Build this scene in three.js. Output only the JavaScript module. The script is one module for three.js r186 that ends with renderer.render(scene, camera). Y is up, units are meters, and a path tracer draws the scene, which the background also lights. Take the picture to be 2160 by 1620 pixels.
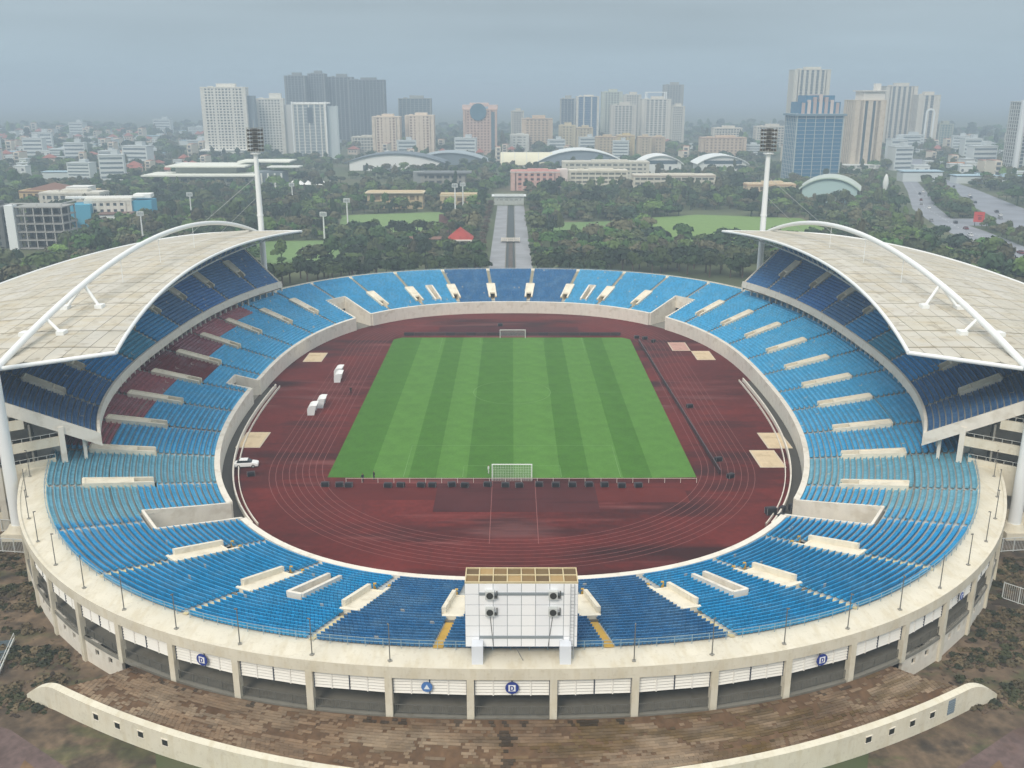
import * as THREE from 'three';
import { mergeGeometries } from 'three/addons/utils/BufferGeometryUtils.js';
import { MarchingCubes } from 'three/addons/objects/MarchingCubes.js';
import { FontLoader } from 'three/addons/loaders/FontLoader.js';
import { TextGeometry } from 'three/addons/geometries/TextGeometry.js';

// ---------------------------------------------------------------- camera, sky, sun, exposure
const scene = new THREE.Scene();
const camera = new THREE.PerspectiveCamera(43.92, 4 / 3, 1, 30000);
camera.position.set(0, 68, 216.5);
camera.rotation.x = -THREE.MathUtils.degToRad(16.95);

const renderer = new THREE.WebGLRenderer({ antialias: true });
renderer.setSize(1024, 768);
renderer.toneMapping = THREE.LinearToneMapping;
renderer.toneMappingExposure = 1.4;
renderer.shadowMap.enabled = true;

function rngOf(seed) { let a = seed >>> 0; return () => { a = (a + 0x6D2B79F5) | 0; let t = Math.imul(a ^ (a >>> 15), 1 | a); t = (t + Math.imul(t ^ (t >>> 7), 61 | t)) ^ t; return ((t ^ (t >>> 14)) >>> 0) / 4294967296; }; }
const RT = (() => { const r = rngOf(4321), a = new Float32Array(65536); for (let i = 0; i < 65536; i++) a[i] = r(); return a; })();
const hash2 = (x, y, s) => RT[(x * 197 + y * 7919 + s * 30011) & 65535];
const sm = (t) => t * t * (3 - 2 * t), mix = (a, b, t) => a + (b - a) * t, clamp = (v, a = 0, b = 1) => Math.min(b, Math.max(a, v));
function vnoise(x, y, px, py, s) {                                   // value noise, repeating after px, py cells
  const i = Math.floor(x), j = Math.floor(y), u = sm(x - i), v = sm(y - j), w = (a, n) => ((a % n) + n) % n;
  const h = (a, b) => hash2(w(a, px), w(b, py), s);
  return mix(mix(h(i, j), h(i + 1, j), u), mix(h(i, j + 1), h(i + 1, j + 1), u), v);
}
function fbm(u, v, cu, cv, oct, s) { let a = 0, w = 0.5, n = 0; for (let o = 0; o < oct; o++) { a += w * vnoise(u * cu, v * cv, cu, cv, s + o); n += w; w *= 0.55; cu *= 2; cv *= 2; } return a / n; }

const SKY = { low: [0.268, 0.352, 0.405], zenith: [1.14, 1.13, 1.10] };   // overcast: blue grey haze low down, pale grey cloud out of view overhead, three times as bright to light the ground
{
  const W = 1024, Hh = 1024, d = new Float32Array(W * Hh * 4);
  for (let j = 0; j < Hh; j++) {
    const e = ((j + 0.5) / Hh - 0.5) * Math.PI, up = Math.max(0, Math.sin(e));
    for (let i = 0; i < W; i++) {
      const u = i / W, ev = clamp(e / 1.57, 0, 1);
      const band = e < 0 ? 0 : fbm(u, ev * 0.98 + 0.01, 18, 64, 4, 11) - 0.5, big = e < 0 ? 0 : fbm(u, ev, 9, 24, 3, 5) - 0.5;
      const k = up, cloud = 1 + (band * 0.20 + big * 0.36) * clamp(up / 0.045) - 0.06 * clamp(up / 0.07);
      for (let c = 0; c < 3; c++) d[(j * W + i) * 4 + c] = (e < 0 ? SKY.low[c] * 0.9 : mix(SKY.low[c], SKY.zenith[c], k) * cloud);
      d[(j * W + i) * 4 + 3] = 1;
    }
  }
  const t = new THREE.DataTexture(d, W, Hh, THREE.RGBAFormat, THREE.FloatType);
  t.mapping = THREE.EquirectangularReflectionMapping; t.magFilter = t.minFilter = THREE.LinearFilter; t.needsUpdate = true;
  scene.background = t; scene.environment = t;
}
const sun = new THREE.DirectionalLight(0xfff3e2, 1.5);
sun.position.set(-140, 330, 330); sun.target.position.set(0, 0, 0);
sun.castShadow = true; sun.shadow.radius = 40; sun.shadow.mapSize.set(4096, 4096);
Object.assign(sun.shadow.camera, { left: -220, right: 220, top: 220, bottom: -220, near: 10, far: 900 });
scene.add(sun, sun.target);
scene.fog = new THREE.FogExp2(0xd3e8fb, 0.00062);

// ---------------------------------------------------------------- textures and materials
function tex(size, fn, metres) {
  const d = new Uint8Array(size * size * 4);
  for (let j = 0; j < size; j++) for (let i = 0; i < size; i++) {
    const c = fn(i / size, j / size), o = (j * size + i) * 4;
    d[o] = clamp(c[0], 0, 255); d[o + 1] = clamp(c[1], 0, 255); d[o + 2] = clamp(c[2], 0, 255); d[o + 3] = 255;
  }
  const t = new THREE.DataTexture(d, size, size); t.colorSpace = THREE.SRGBColorSpace; t.wrapS = t.wrapT = THREE.RepeatWrapping;
  t.magFilter = THREE.LinearFilter; t.minFilter = THREE.LinearMipmapLinearFilter; t.generateMipmaps = true; t.needsUpdate = true; t.repeat.set(1 / metres, 1 / metres);
  return t;
}
const ramp = (c, k) => c.map((v) => v * k), blend = (a, b, t) => a.map((v, i) => mix(v, b[i], t));
const TX = {
  concrete: tex(512, (u, v) => { const a = fbm(u, v, 6, 6, 6, 1), b = fbm(u, v, 40, 10, 3, 9), s = clamp((fbm(u, v, 9, 9, 4, 31) - 0.55) * 5); return blend(ramp([246, 242, 234], 0.90 + 0.09 * a + 0.04 * b), [176, 164, 144], s * 0.28); }, 14),
  stained: tex(512, (u, v) => { const a = fbm(u, v, 5, 5, 6, 2), s = clamp((fbm(u, v, 14, 3, 5, 3) - 0.5) * 4), m = clamp((fbm(u, v, 30, 30, 3, 8) - 0.62) * 6); return blend(blend(ramp([248, 245, 238], 0.90 + 0.10 * a), [212, 202, 180], s * 0.38), [170, 160, 142], m * 0.14); }, 11),
  track: tex(1024, (u, v) => { const a = fbm(u, v, 5, 5, 6, 4), w = clamp((fbm(u, v, 3, 12, 5, 6) - 0.47) * 4.5), l = clamp((fbm(u, v, 4, 26, 4, 16) - 0.60) * 6), f = fbm(u, v, 120, 120, 2, 7); return blend(blend(ramp([102, 40, 36], 0.62 + 0.46 * a + 0.16 * f), [46, 25, 25], w * 0.8), [132, 88, 86], l * 0.55); }, 90),  // dark wet patches; pale streaks are wet sheen painted into the colour
  grass: tex(512, (u, v) => { const a = fbm(u, v, 8, 8, 5, 14), f = fbm(u, v, 90, 90, 2, 17); return ramp([255, 255, 255], 0.80 + 0.14 * a + 0.10 * f); }, 16),
  land: tex(512, (u, v) => { const a = fbm(u, v, 7, 7, 6, 21), b = fbm(u, v, 23, 23, 4, 22), c = clamp((fbm(u, v, 13, 13, 4, 23) - 0.55) * 5); return blend(blend([70, 88, 52], [96, 98, 66], a), [120, 110, 92], c * 0.7).map((q) => q * (0.75 + 0.4 * b)); }, 420),
  soil: tex(1024, (u, v) => { const a = fbm(u, v, 6, 6, 6, 41), b = fbm(u, v, 40, 40, 4, 42), c = clamp((fbm(u, v, 12, 12, 5, 43) - 0.52) * 5), g = clamp((fbm(u, v, 9, 20, 5, 44) - 0.54) * 6); return blend(blend(ramp([122, 104, 84], 0.6 + 0.5 * a), [58, 52, 44], c * 0.8), [84, 88, 56], g * 0.6).map((q) => q * (0.7 + 0.5 * b)); }, 36),
  paving: tex(512, (u, v) => { const a = fbm(u, v, 6, 6, 6, 51), b = fbm(u, v, 50, 50, 3, 52), c = clamp((fbm(u, v, 10, 10, 5, 53) - 0.55) * 5); return blend(ramp([176, 164, 160], 0.78 + 0.3 * a), [140, 122, 106], c * 0.6).map((q) => q * (0.82 + 0.3 * b)); }, 30),
  asphalt: tex(512, (u, v) => { const a = fbm(u, v, 5, 5, 6, 61), l = clamp((fbm(u, v, 3, 30, 4, 62) - 0.55) * 4); return ramp([255, 255, 255], 0.78 + 0.22 * a - 0.1 * l); }, 40),
  roofing: tex(512, (u, v) => { const a = fbm(u, v, 5, 5, 6, 71), s = clamp((fbm(u, v, 7, 24, 5, 72) - 0.5) * 4), m = clamp((fbm(u, v, 26, 40, 4, 73) - 0.6) * 6); return blend(blend(ramp([238, 236, 230], 0.88 + 0.14 * a), [208, 194, 164], s * 0.45), [148, 138, 122], m * 0.4); }, 40),
};
const mats = new Map();
function M(color, rough = 0.85, o = {}) {
  const { map, key, ...rest } = o, k = [color, rough, map ? map.id ?? map.uuid : '', JSON.stringify(rest)].join();
  if (!mats.has(k)) { const m = new (rest.specularIntensity === undefined ? THREE.MeshStandardMaterial : THREE.MeshPhysicalMaterial)({ color, roughness: rough, metalness: 0, ...rest }); if (map) m.map = map; mats.set(k, m); }
  return mats.get(k);
}
const WHITE = M('#f3f1ec', 0.7, { map: TX.concrete }), CREAM = M('#e9e5d8', 0.8, { map: TX.stained }), STEEL = M('#e9ecec', 0.45), YELLOW = M('#c9a548', 0.75, { map: TX.concrete });
const TERRACE = M('#b9c0c4', 0.9, { map: TX.concrete }), DARK = M('#33332f', 0.9), GREY = M('#8d8d88', 0.85, { map: TX.concrete }), DARKSTEEL = M('#4a4a46', 0.6), BLACK = M('#17171a', 0.6);

// ---------------------------------------------------------------- geometry helpers
const used = new Map();
function numbered(n) { const k = used.get(n) ?? 0; used.set(n, k + 1); return k ? `${n}_${String(k).padStart(3, '0')}` : n; }
function soup(tri) { const g = new THREE.BufferGeometry(); g.setAttribute('position', new THREE.Float32BufferAttribute(tri, 3)); g.computeVertexNormals(); return g; }
function metric(g) {                                                // uv in metres by the face's main direction
  const p = g.attributes.position, n = g.attributes.normal, uv = new Float32Array(p.count * 2);
  for (let i = 0; i < p.count; i++) {
    const ax = Math.abs(n.getX(i)), ay = Math.abs(n.getY(i)), az = Math.abs(n.getZ(i));
    if (ay >= ax && ay >= az) { uv[i * 2] = p.getX(i); uv[i * 2 + 1] = p.getZ(i); } else if (ax >= az) { uv[i * 2] = p.getZ(i); uv[i * 2 + 1] = p.getY(i); } else { uv[i * 2] = p.getX(i); uv[i * 2 + 1] = p.getY(i); }
  }
  g.setAttribute('uv', new THREE.BufferAttribute(uv, 2)); return g;
}
function clean(g) { if (g.index) g = g.toNonIndexed(); for (const k of Object.keys(g.attributes)) if (!['position', 'normal'].includes(k)) g.deleteAttribute(k); return g; }
function box(w, h, d, x = 0, y = 0, z = 0, ry = 0) { const g = new THREE.BoxGeometry(w, h, d); if (ry) g.rotateY(ry); g.translate(x, y + h / 2, z); return g; }
function cyl(r0, r1, h, x = 0, y = 0, z = 0, n = 12) { const g = new THREE.CylinderGeometry(r1, r0, h, n); g.translate(x, y + h / 2, z); return g; }
function rod(a, b, r0, r1 = r0, n = 8) {
  const A = new THREE.Vector3(...a), B = new THREE.Vector3(...b), v = B.clone().sub(A), g = new THREE.CylinderGeometry(r1, r0, v.length(), n);
  g.applyQuaternion(new THREE.Quaternion().setFromUnitVectors(new THREE.Vector3(0, 1, 0), v.normalize())); g.translate(...A.add(B).multiplyScalar(0.5).toArray()); return g;
}
function quad(t, a, b, c, d) { t.push(...a, ...b, ...c, ...a, ...c, ...d); }
function mesh(name, geos, mat, parent, opt = {}) {
  geos = (Array.isArray(geos) ? geos : [geos]).map(clean);
  const g = metric(geos.length > 1 ? mergeGeometries(geos) : geos[0]);
  const m = new THREE.Mesh(g, mat); m.castShadow = m.receiveShadow = true;
  m.name = parent && parent !== scene ? name : numbered(name);
  if (opt.stuff) m.userData.kind = 'stuff'; if (opt.label) m.userData.label = opt.label;
  (parent ?? scene).add(m); return m;
}
function thing(name, label, category, pos = [0, 0, 0], turn = 0, group) {
  const o = new THREE.Group(); o.name = numbered(name); o.position.set(...pos); o.rotation.y = turn; o.userData = { label, category }; if (group) o.userData.group = group; scene.add(o); return o;
}
function tag(o, label, category, group) { o.userData.label = label; o.userData.category = category; if (group) o.userData.group = group; return o; }
function setting(name, geos, mat, label) { const m = mesh(name, geos, mat); m.userData.kind = 'structure'; if (label) m.userData.label = label; m.userData.category = name.replaceAll('_', ' ').split(' ').slice(-2).join(' '); return m; }
function copyOf(o, pos, turn = 0, label, scale) { const c = o.clone(); c.userData = { ...o.userData }; c.name = numbered(o.name.replace(/_\d{3}$/, '')); c.position.set(...pos); c.rotation.y = turn; if (label) c.userData.label = label; if (scale) c.scale.set(...scale); scene.add(c); return c; }
function sheet(pts, y, sub) {                                       // flat polygon in the ground plane
  const s = new THREE.Shape(pts.map(([x, z]) => new THREE.Vector2(x, -z))), g = new THREE.ShapeGeometry(s); g.rotateX(-Math.PI / 2); g.translate(0, y, 0); return g;
}
function ribbon(line, width, y) {                                   // flat strip along a polyline of [x, z] or [x, z, width]
  const t = [], e = line.map((p, i) => { const a = line[Math.max(0, i - 1)], b = line[Math.min(line.length - 1, i + 1)], l = Math.hypot(b[0] - a[0], b[1] - a[1]), w = (p[2] ?? width) / 2, nx = -(b[1] - a[1]) / l, nz = (b[0] - a[0]) / l; return [[p[0] + nx * w, y, p[1] + nz * w], [p[0] - nx * w, y, p[1] - nz * w]]; });
  for (let i = 0; i + 1 < e.length; i++) quad(t, e[i][0], e[i + 1][0], e[i + 1][1], e[i][1]);
  const g = soup(t); if (g.attributes.normal.getY(0) < 0) { for (let i = 0; i < t.length; i += 9) for (let k = 0; k < 3; k++) [t[i + 3 + k], t[i + 6 + k]] = [t[i + 6 + k], t[i + 3 + k]]; return soup(t); } return g;
}
// ---------------------------------------------------------------- the oval of the bowl
const NE = 2.5;
const oval = (a, bn, bf) => (t) => { const c = Math.cos(t), s = Math.sin(t); return [a * Math.sign(c) * Math.abs(c) ** (2 / NE), (s > 0 ? bn : bf) * Math.sign(s) * Math.abs(s) ** (2 / NE)]; };
const INNER = oval(60, 98.5, 86), OUTER = oval(84.5, 125, 109);
function frameAt(curve, t) { const a = curve(t - 2e-3), b = curve(t + 2e-3), p = curve(t), l = Math.hypot(b[0] - a[0], b[1] - a[1]), nx = (b[1] - a[1]) / l, nz = -(b[0] - a[0]) / l; return [p[0], p[1], nx, nz]; }
function sampler(inner, outer, t0, t1) {                             // s in 0..1, even steps of length along the middle line
  const n = 6000, T = [], S = [0]; let prev;
  for (let i = 0; i <= n; i++) { const t = mix(t0, t1, i / n), a = inner(t), b = outer(t), q = [(a[0] + b[0]) / 2, (a[1] + b[1]) / 2]; if (prev) S.push(S[i - 1] + Math.hypot(q[0] - prev[0], q[1] - prev[1])); prev = q; T.push(t); }
  const len = S[n], f = (s) => { const v = s * len; let lo = 0, hi = n; while (hi - lo > 1) { const m = (lo + hi) >> 1; if (S[m] <= v) lo = m; else hi = m; } return mix(T[lo], T[hi], (v - S[lo]) / (S[hi] - S[lo] || 1)); };
  return [f, len];
}
function makeStand(inner, outer, t0, t1, h0, h1, rows) {
  const [T, len] = sampler(inner, outer, t0, t1), loop = Math.abs(Math.abs(t1 - t0) - 2 * Math.PI) < 1e-6;
  const P = (s, k) => { const t = T(loop ? ((s % 1) + 1) % 1 : clamp(s)), a = inner(t), b = outer(t); return [mix(a[0], b[0], k), mix(a[1], b[1], k)]; };
  const speed = (s, k) => { const a = P(s - 1e-3, k), b = P(s + 1e-3, k); return Math.hypot(b[0] - a[0], b[1] - a[1]) / 2e-3; };
  return { T, len, P, speed, rows, h: (k) => mix(h0, h1, k), h0, h1, rise: (h1 - h0) / rows };
}
function minus(list, a, b) { const r = []; for (const [p, q] of list) { if (b <= p || a >= q) { r.push([p, q]); continue; } if (a > p) r.push([p, a]); if (b < q) r.push([b, q]); } return r; }
function rowSpans(st, sa, sb, row, cuts, aisle) {
  const k = (row + 0.5) / st.rows, v = st.speed((sa + sb) / 2, k), g = aisle / v; let list = [[sa + g, sb - g]];
  for (const c of cuts) { if (k < c.k0 || k > c.k1) continue; for (const sh of [-1, 0, 1]) { const s = c.s + sh, w = (c.w / 2 + (aisle ? 0.25 : 0)) / v; if (s + w > sa && s - w < sb) list = minus(list, s - w, s + w); } }
  return list.filter(([a, b]) => (b - a) * v > 0.4);
}
function terrace(st, sa, sb, cuts) {
  const t = [];
  for (let r = 0; r < st.rows; r++) {
    const k0 = r / st.rows, k1 = (r + 1) / st.rows, y = st.h(k1), yb = r ? st.h(k0) : st.h0 - 0.6;
    for (const [a, b] of rowSpans(st, sa, sb, r, cuts, 0)) {
      const n = Math.max(1, Math.ceil((b - a) * st.len / 2.6));
      for (let i = 0; i < n; i++) {
        const s0 = mix(a, b, i / n), s1 = mix(a, b, (i + 1) / n), p0 = st.P(s0, k0), p1 = st.P(s1, k0), q0 = st.P(s0, k1), q1 = st.P(s1, k1);
        quad(t, [p0[0], y, p0[1]], [q0[0], y, q0[1]], [q1[0], y, q1[1]], [p1[0], y, p1[1]]);
        quad(t, [p0[0], yb, p0[1]], [p0[0], y, p0[1]], [p1[0], y, p1[1]], [p1[0], yb, p1[1]]);
      }
    }
  }
  return soup(t);
}
// one plastic seat, its back towards +z
const seatGeo = (() => {
  const t = [], pan = [[-0.235, 0.37, -0.30], [0.235, 0.37, -0.30], [0.235, 0.42, 0.16], [-0.235, 0.42, 0.16]];
  const low = pan.map(([x, y, z]) => [x, y - 0.16, z]), bt = [[-0.235, 0.86, 0.27], [0.235, 0.86, 0.27]], bk = [[-0.235, 0.82, 0.34], [0.235, 0.82, 0.34]], bb = [[-0.2, 0.2, 0.24], [0.2, 0.2, 0.24]];
  quad(t, pan[0], pan[3], pan[2], pan[1]); quad(t, low[0], pan[0], pan[1], low[1]); quad(t, low[3], pan[3], pan[0], low[0]); quad(t, low[1], pan[1], pan[2], low[2]);
  quad(t, pan[3], bt[0], bt[1], pan[2]); quad(t, bt[0], bk[0], bk[1], bt[1]); quad(t, bk[0], bb[0], bb[1], bk[1]); quad(t, pan[3], bb[0], bk[0], bt[0]); quad(t, pan[2], bt[1], bk[1], bb[1]);
  return metric(soup(t));
})();
const SEAT = new THREE.MeshPhysicalMaterial({ color: '#ffffff', roughness: 0.6, specularIntensity: 0.5 });
const FADED = new THREE.Color('#9dbcc6');
function seats(st, sa, sb, cuts, colour, parent, seed) {
  const rnd = rngOf(seed), list = [];
  for (let r = 0; r < st.rows; r++) {
    const k = (r + 0.60) / st.rows, y = st.h((r + 1) / st.rows), v = st.speed((sa + sb) / 2, k);
    for (const [a, b] of rowSpans(st, sa, sb, r, cuts, 0.6)) {
      const n = Math.floor((b - a) * v / 0.5); if (n < 1) continue;
      for (let i = 0; i < n; i++) { const s = mix(a, b, (i + 0.5) / n), p = st.P(s, k), q = st.P(s, k + 0.05); list.push([p[0], y, p[1], Math.atan2(q[0] - p[0], q[1] - p[1]), s, (r + 0.5) / st.rows]); }
    }
  }
  const im = new THREE.InstancedMesh(seatGeo, SEAT, list.length), m = new THREE.Matrix4(), c = new THREE.Color();
  list.forEach((q, i) => { m.makeRotationY(q[3]).setPosition(q[0], q[1], q[2]); im.setMatrixAt(i, m); c.set(colour(q[4], q[5])); const f = 0.86 + 0.28 * rnd(); const old = fbm(q[4] * 3 % 1, q[5] * 0.5, 90, 16, 3, 8); c.lerp(FADED, clamp((old - 0.42) * 2.2) * 0.16); c.multiplyScalar(f); if (rnd() < 0.003) c.lerp(new THREE.Color('#b9b5a6'), 0.6); im.setColorAt(i, c); });
  im.name = 'seats'; im.userData.kind = 'stuff'; im.castShadow = im.receiveShadow = true; parent.add(im);
}
function wallAlong(pts, thick, yb, yt) {                            // a wall of given thickness along [x,z] points; yb, yt numbers or functions of index
  const t = [], fb = (i) => (typeof yb === 'function' ? yb(i) : yb), ft = (i) => (typeof yt === 'function' ? yt(i) : yt);
  const e = pts.map((p, i) => { const a = pts[Math.max(0, i - 1)], b = pts[Math.min(pts.length - 1, i + 1)], l = Math.hypot(b[0] - a[0], b[1] - a[1]) || 1, nx = -(b[1] - a[1]) / l * thick / 2, nz = (b[0] - a[0]) / l * thick / 2; return [[p[0] + nx, p[1] + nz], [p[0] - nx, p[1] - nz]]; });
  const V = (q, y) => [q[0], y, q[1]];
  for (let i = 0; i + 1 < pts.length; i++) {
    const [a, b] = e[i], [c, d] = e[i + 1], y0 = fb(i), y1 = fb(i + 1), z0 = ft(i), z1 = ft(i + 1);
    quad(t, V(a, y0), V(c, y1), V(c, z1), V(a, z0)); quad(t, V(d, y1), V(b, y0), V(b, z0), V(d, z1)); quad(t, V(a, z0), V(c, z1), V(d, z1), V(b, z0)); quad(t, V(b, y0), V(d, y1), V(c, y1), V(a, y0));
  }
  const n = pts.length - 1; quad(t, V(e[0][1], fb(0)), V(e[0][0], fb(0)), V(e[0][0], ft(0)), V(e[0][1], ft(0))); quad(t, V(e[n][0], fb(n)), V(e[n][1], fb(n)), V(e[n][1], ft(n)), V(e[n][0], ft(n)));
  return soup(t);
}
function loopStrip(curve, t0, t1, n, profile) {                      // sweep a profile of [outward offset, height] along the oval
  const t = [], F = []; for (let i = 0; i <= n; i++) F.push(frameAt(curve, mix(t0, t1, i / n)));
  const V = (f, q) => [f[0] + f[2] * q[0], q[1], f[1] + f[3] * q[0]];
  for (let i = 0; i < n; i++) for (let j = 0; j + 1 < profile.length; j++) quad(t, V(F[i], profile[j]), V(F[i], profile[j + 1]), V(F[i + 1], profile[j + 1]), V(F[i + 1], profile[j]));
  return soup(t);
}
const font = await new FontLoader().loadAsync('fonts/droid/droid_sans_bold.typeface.json');

// ---------------------------------------------------------------- setting: land, track, pitch
setting('ground', sheet([[-5200, 420], [5200, 420], [5200, -9000], [-5200, -9000]], -0.03), M('#ffffff', 0.95, { map: TX.land }), 'open green and brown land running to the hazy horizon');
{
  const pts = []; for (let i = 0; i < 240; i++) { const f = frameAt(INNER, i / 240 * 2 * Math.PI); pts.push([f[0] + f[2] * 0.3, f[1] + f[3] * 0.3]); }
  const tr = setting('running_track', sheet(pts, 0), M('#ffffff', 0.85, { map: TX.track, specularIntensity: 0.2 }), 'wet worn dark red athletics track round the green pitch');
  const LANE = M('#84504c', 0.8), R = 36.5, L = 42.2;
  for (let i = 0; i <= 8; i++) {
    const r = R + i * 1.22, w = 0.09, a = (q) => { const o = []; for (let j = 0; j <= 48; j++) { const e = j / 48 * Math.PI; o.push([q * Math.cos(e), L + q * Math.sin(e)]); } for (let j = 0; j <= 48; j++) { const e = Math.PI + j / 48 * Math.PI; o.push([q * Math.cos(e), -L + q * Math.sin(e)]); } o.push(o[0]); return o; };
    mesh('lane_line', ribbon(a(r), w, 0.008), LANE, tr);
  }
  for (const x of [-3.6, 4.2]) mesh('runway_line', ribbon([[x, 54], [x, 80]], 0.1, 0.008), LANE, tr);
  // repaired rectangles of brighter or darker rubber behind the goal line
  for (const [x0, x1, z0, z1, c] of [[-33, -13.5, 55.6, 63, '#652824'], [-13.5, 15, 55.6, 68, '#562a2a'], [15, 31, 55.6, 64, '#6a2c27'], [-22, 20, -66, -57.5, '#502426']])
    mesh('surface_patch', sheet([[x0, z0], [x1, z0], [x1, z1], [x0, z1]], 0.004), M(c, 0.85, { map: TX.asphalt, specularIntensity: 0.2 }), tr);
  const pitch = new THREE.Group(); pitch.name = 'pitch'; pitch.userData = { kind: 'structure', label: 'green striped football pitch inside the red track', category: 'pitch' }; scene.add(pitch);
  const X = [-34.2, -26.2, -19.2, -14.1, -8.4, 0.3, 9, 14.4, 20.6, 26, 34.2], z = 53, rc = 2.2;
  for (let i = 0; i < 10; i++) {
    const l = i % 2, a = X[i], b = X[i + 1], pts2 = i === 0 ? [[a, z - 0.3], [b, z], [b, -z], [a + rc, -z], [a, -z + rc]] : i === 9 ? [[a, z], [b, z - 0.3], [b, -z + rc], [b - rc, -z], [a, -z]] : [[a, z], [b, z], [b, -z], [a, -z]];
    mesh('mown_strip', sheet(pts2, 0.012), M(l ? '#5b8a3c' : '#4c7a2e', 0.95, { map: TX.grass, specularIntensity: 0.2 }), pitch);
  }
  const PAINT = M('#6b9558', 0.9), ring = (r) => ribbon(Array.from({ length: 49 }, (_, i) => [r * Math.cos(i / 24 * Math.PI), r * Math.sin(i / 24 * Math.PI)]), 0.1, 0.016);
  mesh('pitch_line', [ribbon([[-34, 0], [34, 0]], 0.1, 0.016), ring(9.15)], PAINT, pitch);
  for (const s of [-1, 1]) for (const [w, dd] of [[20.15, 16.5], [9.16, 5.5]]) mesh('pitch_line', ribbon([[-w, s * 52.5], [-w, s * (52.5 - dd)], [w, s * (52.5 - dd)], [w, s * 52.5]], 0.1, 0.016), PAINT, pitch);
}
// near yards
setting('yard_soil', [sheet([[-260, 60], [-60, 60], [-46, 112], [-30, 150], [-30, 205], [-260, 205]], 0), sheet([[260, 60], [60, 60], [46, 112], [30, 150], [30, 205], [260, 205]], 0)], M('#ffffff', 0.95, { map: TX.soil }), 'dark churned soil and dry growth beside the stadium');
setting('plaza_paving', [sheet([[-260, 122], [-66, 122], [-56, 126], [-40, 137], [-40, 205], [-260, 205]], 0.008), sheet([[260, 122], [66, 122], [56, 126], [40, 137], [40, 205], [260, 205]], 0.008)], M('#a0918f', 0.9, { map: TX.paving }), 'mauve grey paved plaza outside the curved white wall');
setting('sand_path', sheet([[-52, 131], [-40, 140], [-20, 146], [0, 148], [20, 146], [40, 140], [52, 131], [46, 205], [-46, 205]], 0.016), M('#b39a76', 0.95, { map: TX.paving }), 'pale tan beaten earth below the curved white wall');
// road behind the far stand
setting('ring_road', loopStrip(OUTER, Math.PI * 1.0, Math.PI * 2.0, 80, [[15, 0.004], [44, 0.004]]), M('#6b6c70', 0.85, { map: TX.asphalt }), 'grey ring road behind the far end of the stadium');

// ---------------------------------------------------------------- the bowl
const LOWER = makeStand(INNER, OUTER, 0, 2 * Math.PI, 3.0, 9.6, 26);
const TUN = [0.150, 0.3685, 0.6545, 0.8645];
const VOM = [0.0221, 0.0472, 0.0751, 0.1017, 0.1278, 0.1742, 0.1986, 0.2240, 0.2449, 0.2726, 0.2937, 0.3186, 0.3430, 0.3958, 0.4219, 0.4481, 0.4735, 0.4992, 0.5261, 0.5529, 0.5793, 0.6059, 0.6306, 0.6772, 0.7011, 0.7254, 0.7484, 0.7712, 0.7941, 0.8177, 0.8407, 0.8875, 0.9118, 0.9388, 0.9675, 0.9953];
const CHANNEL = [0.7129, 0.8068, 0.3074, 0.2111];
const kOf = (s) => (s > 0.38 && s < 0.60 ? 0.60 : s >= 0.60 && s < 0.65 ? 0.52 : s > 0.65 && s < 0.87 ? 0.31 : 0.42), spanOf = (s) => (s > 0.65 && s < 0.87 ? 0.19 : 0.20);
const cuts = [
  ...TUN.map((s) => ({ s, w: 7, k0: -0.2, k1: 0.52, kind: 'tunnel' })), { s: 0.5105, w: 6.5, k0: -0.2, k1: 0.20, kind: 'tunnel' },
  ...VOM.map((s) => ({ s, w: 2.2, k0: kOf(s) - spanOf(s), k1: kOf(s) + spanOf(s), kind: 'vomitory' })),
  ...CHANNEL.map((s) => ({ s, w: 1.9, k0: s > 0.5 ? 0.1 : 0.2, k1: s > 0.5 ? 0.5 : 0.56, kind: 'channel' })),
];
const BLUE = '#3f9fcc', NAVY = '#2b6a9c', PALE = '#6aa6bb', MAROON = '#651519', PINK = '#96565c', PLUM = '#7c444e';
function lowerColour(s, k) {
  if ((s > 0.2240 && s < 0.2937) || (s > 0.7254 && s < 0.7941)) return NAVY;
  if (s > 0.425 && s < 0.600) {                                     // rows of the honoured guests, by the half way line
    const low = s < 0.448 ? 0.68 : s < 0.474 ? 0.58 : s < 0.50 ? 0.56 : s < 0.526 ? 0.40 : s < 0.553 ? 0.52 : s < 0.58 ? 0.66 : 0.72;
    if (k > low) return s > 0.499 && s < 0.532 ? MAROON : s > 0.532 && s < 0.553 ? PLUM : PINK;
  }
  if ((s > 0.101 && s < 0.128) || (s > 0.3958 && s < 0.4219) || ((s > 0.128 && s < 0.1435) || (s > 0.372 && s < 0.3958)) && k > 0.5) return PALE;
  return (s > 0.15 && s < 0.37) ? '#188fc6' : BLUE;
}
const bowl = thing('stadium_bowl', 'oval stadium bowl with terraces of blue seats round the red track', 'stadium');
const bounds = [...TUN, ...VOM].sort((a, b) => a - b);
bounds.forEach((sa, i) => {
  const sb = i + 1 < bounds.length ? bounds[i + 1] : bounds[0] + 1;
  const blk = mesh('seating_block', terrace(LOWER, sa, sb, cuts), TERRACE, bowl);
  seats(LOWER, sa, sb, cuts, (s, k) => lowerColour(((s % 1) + 1) % 1, k), blk, 100 + i);
});
function radialWall(st, s, k0, k1, thick, floor, over, steps = 3) { const pts = [], ks = []; for (let i = 0; i <= steps; i++) { const k = mix(k0, k1, i / steps); pts.push(st.P(s, k)); ks.push(k); } return wallAlong(pts, thick, floor, (i) => st.h(Math.max(0, ks[i])) + over); }
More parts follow.
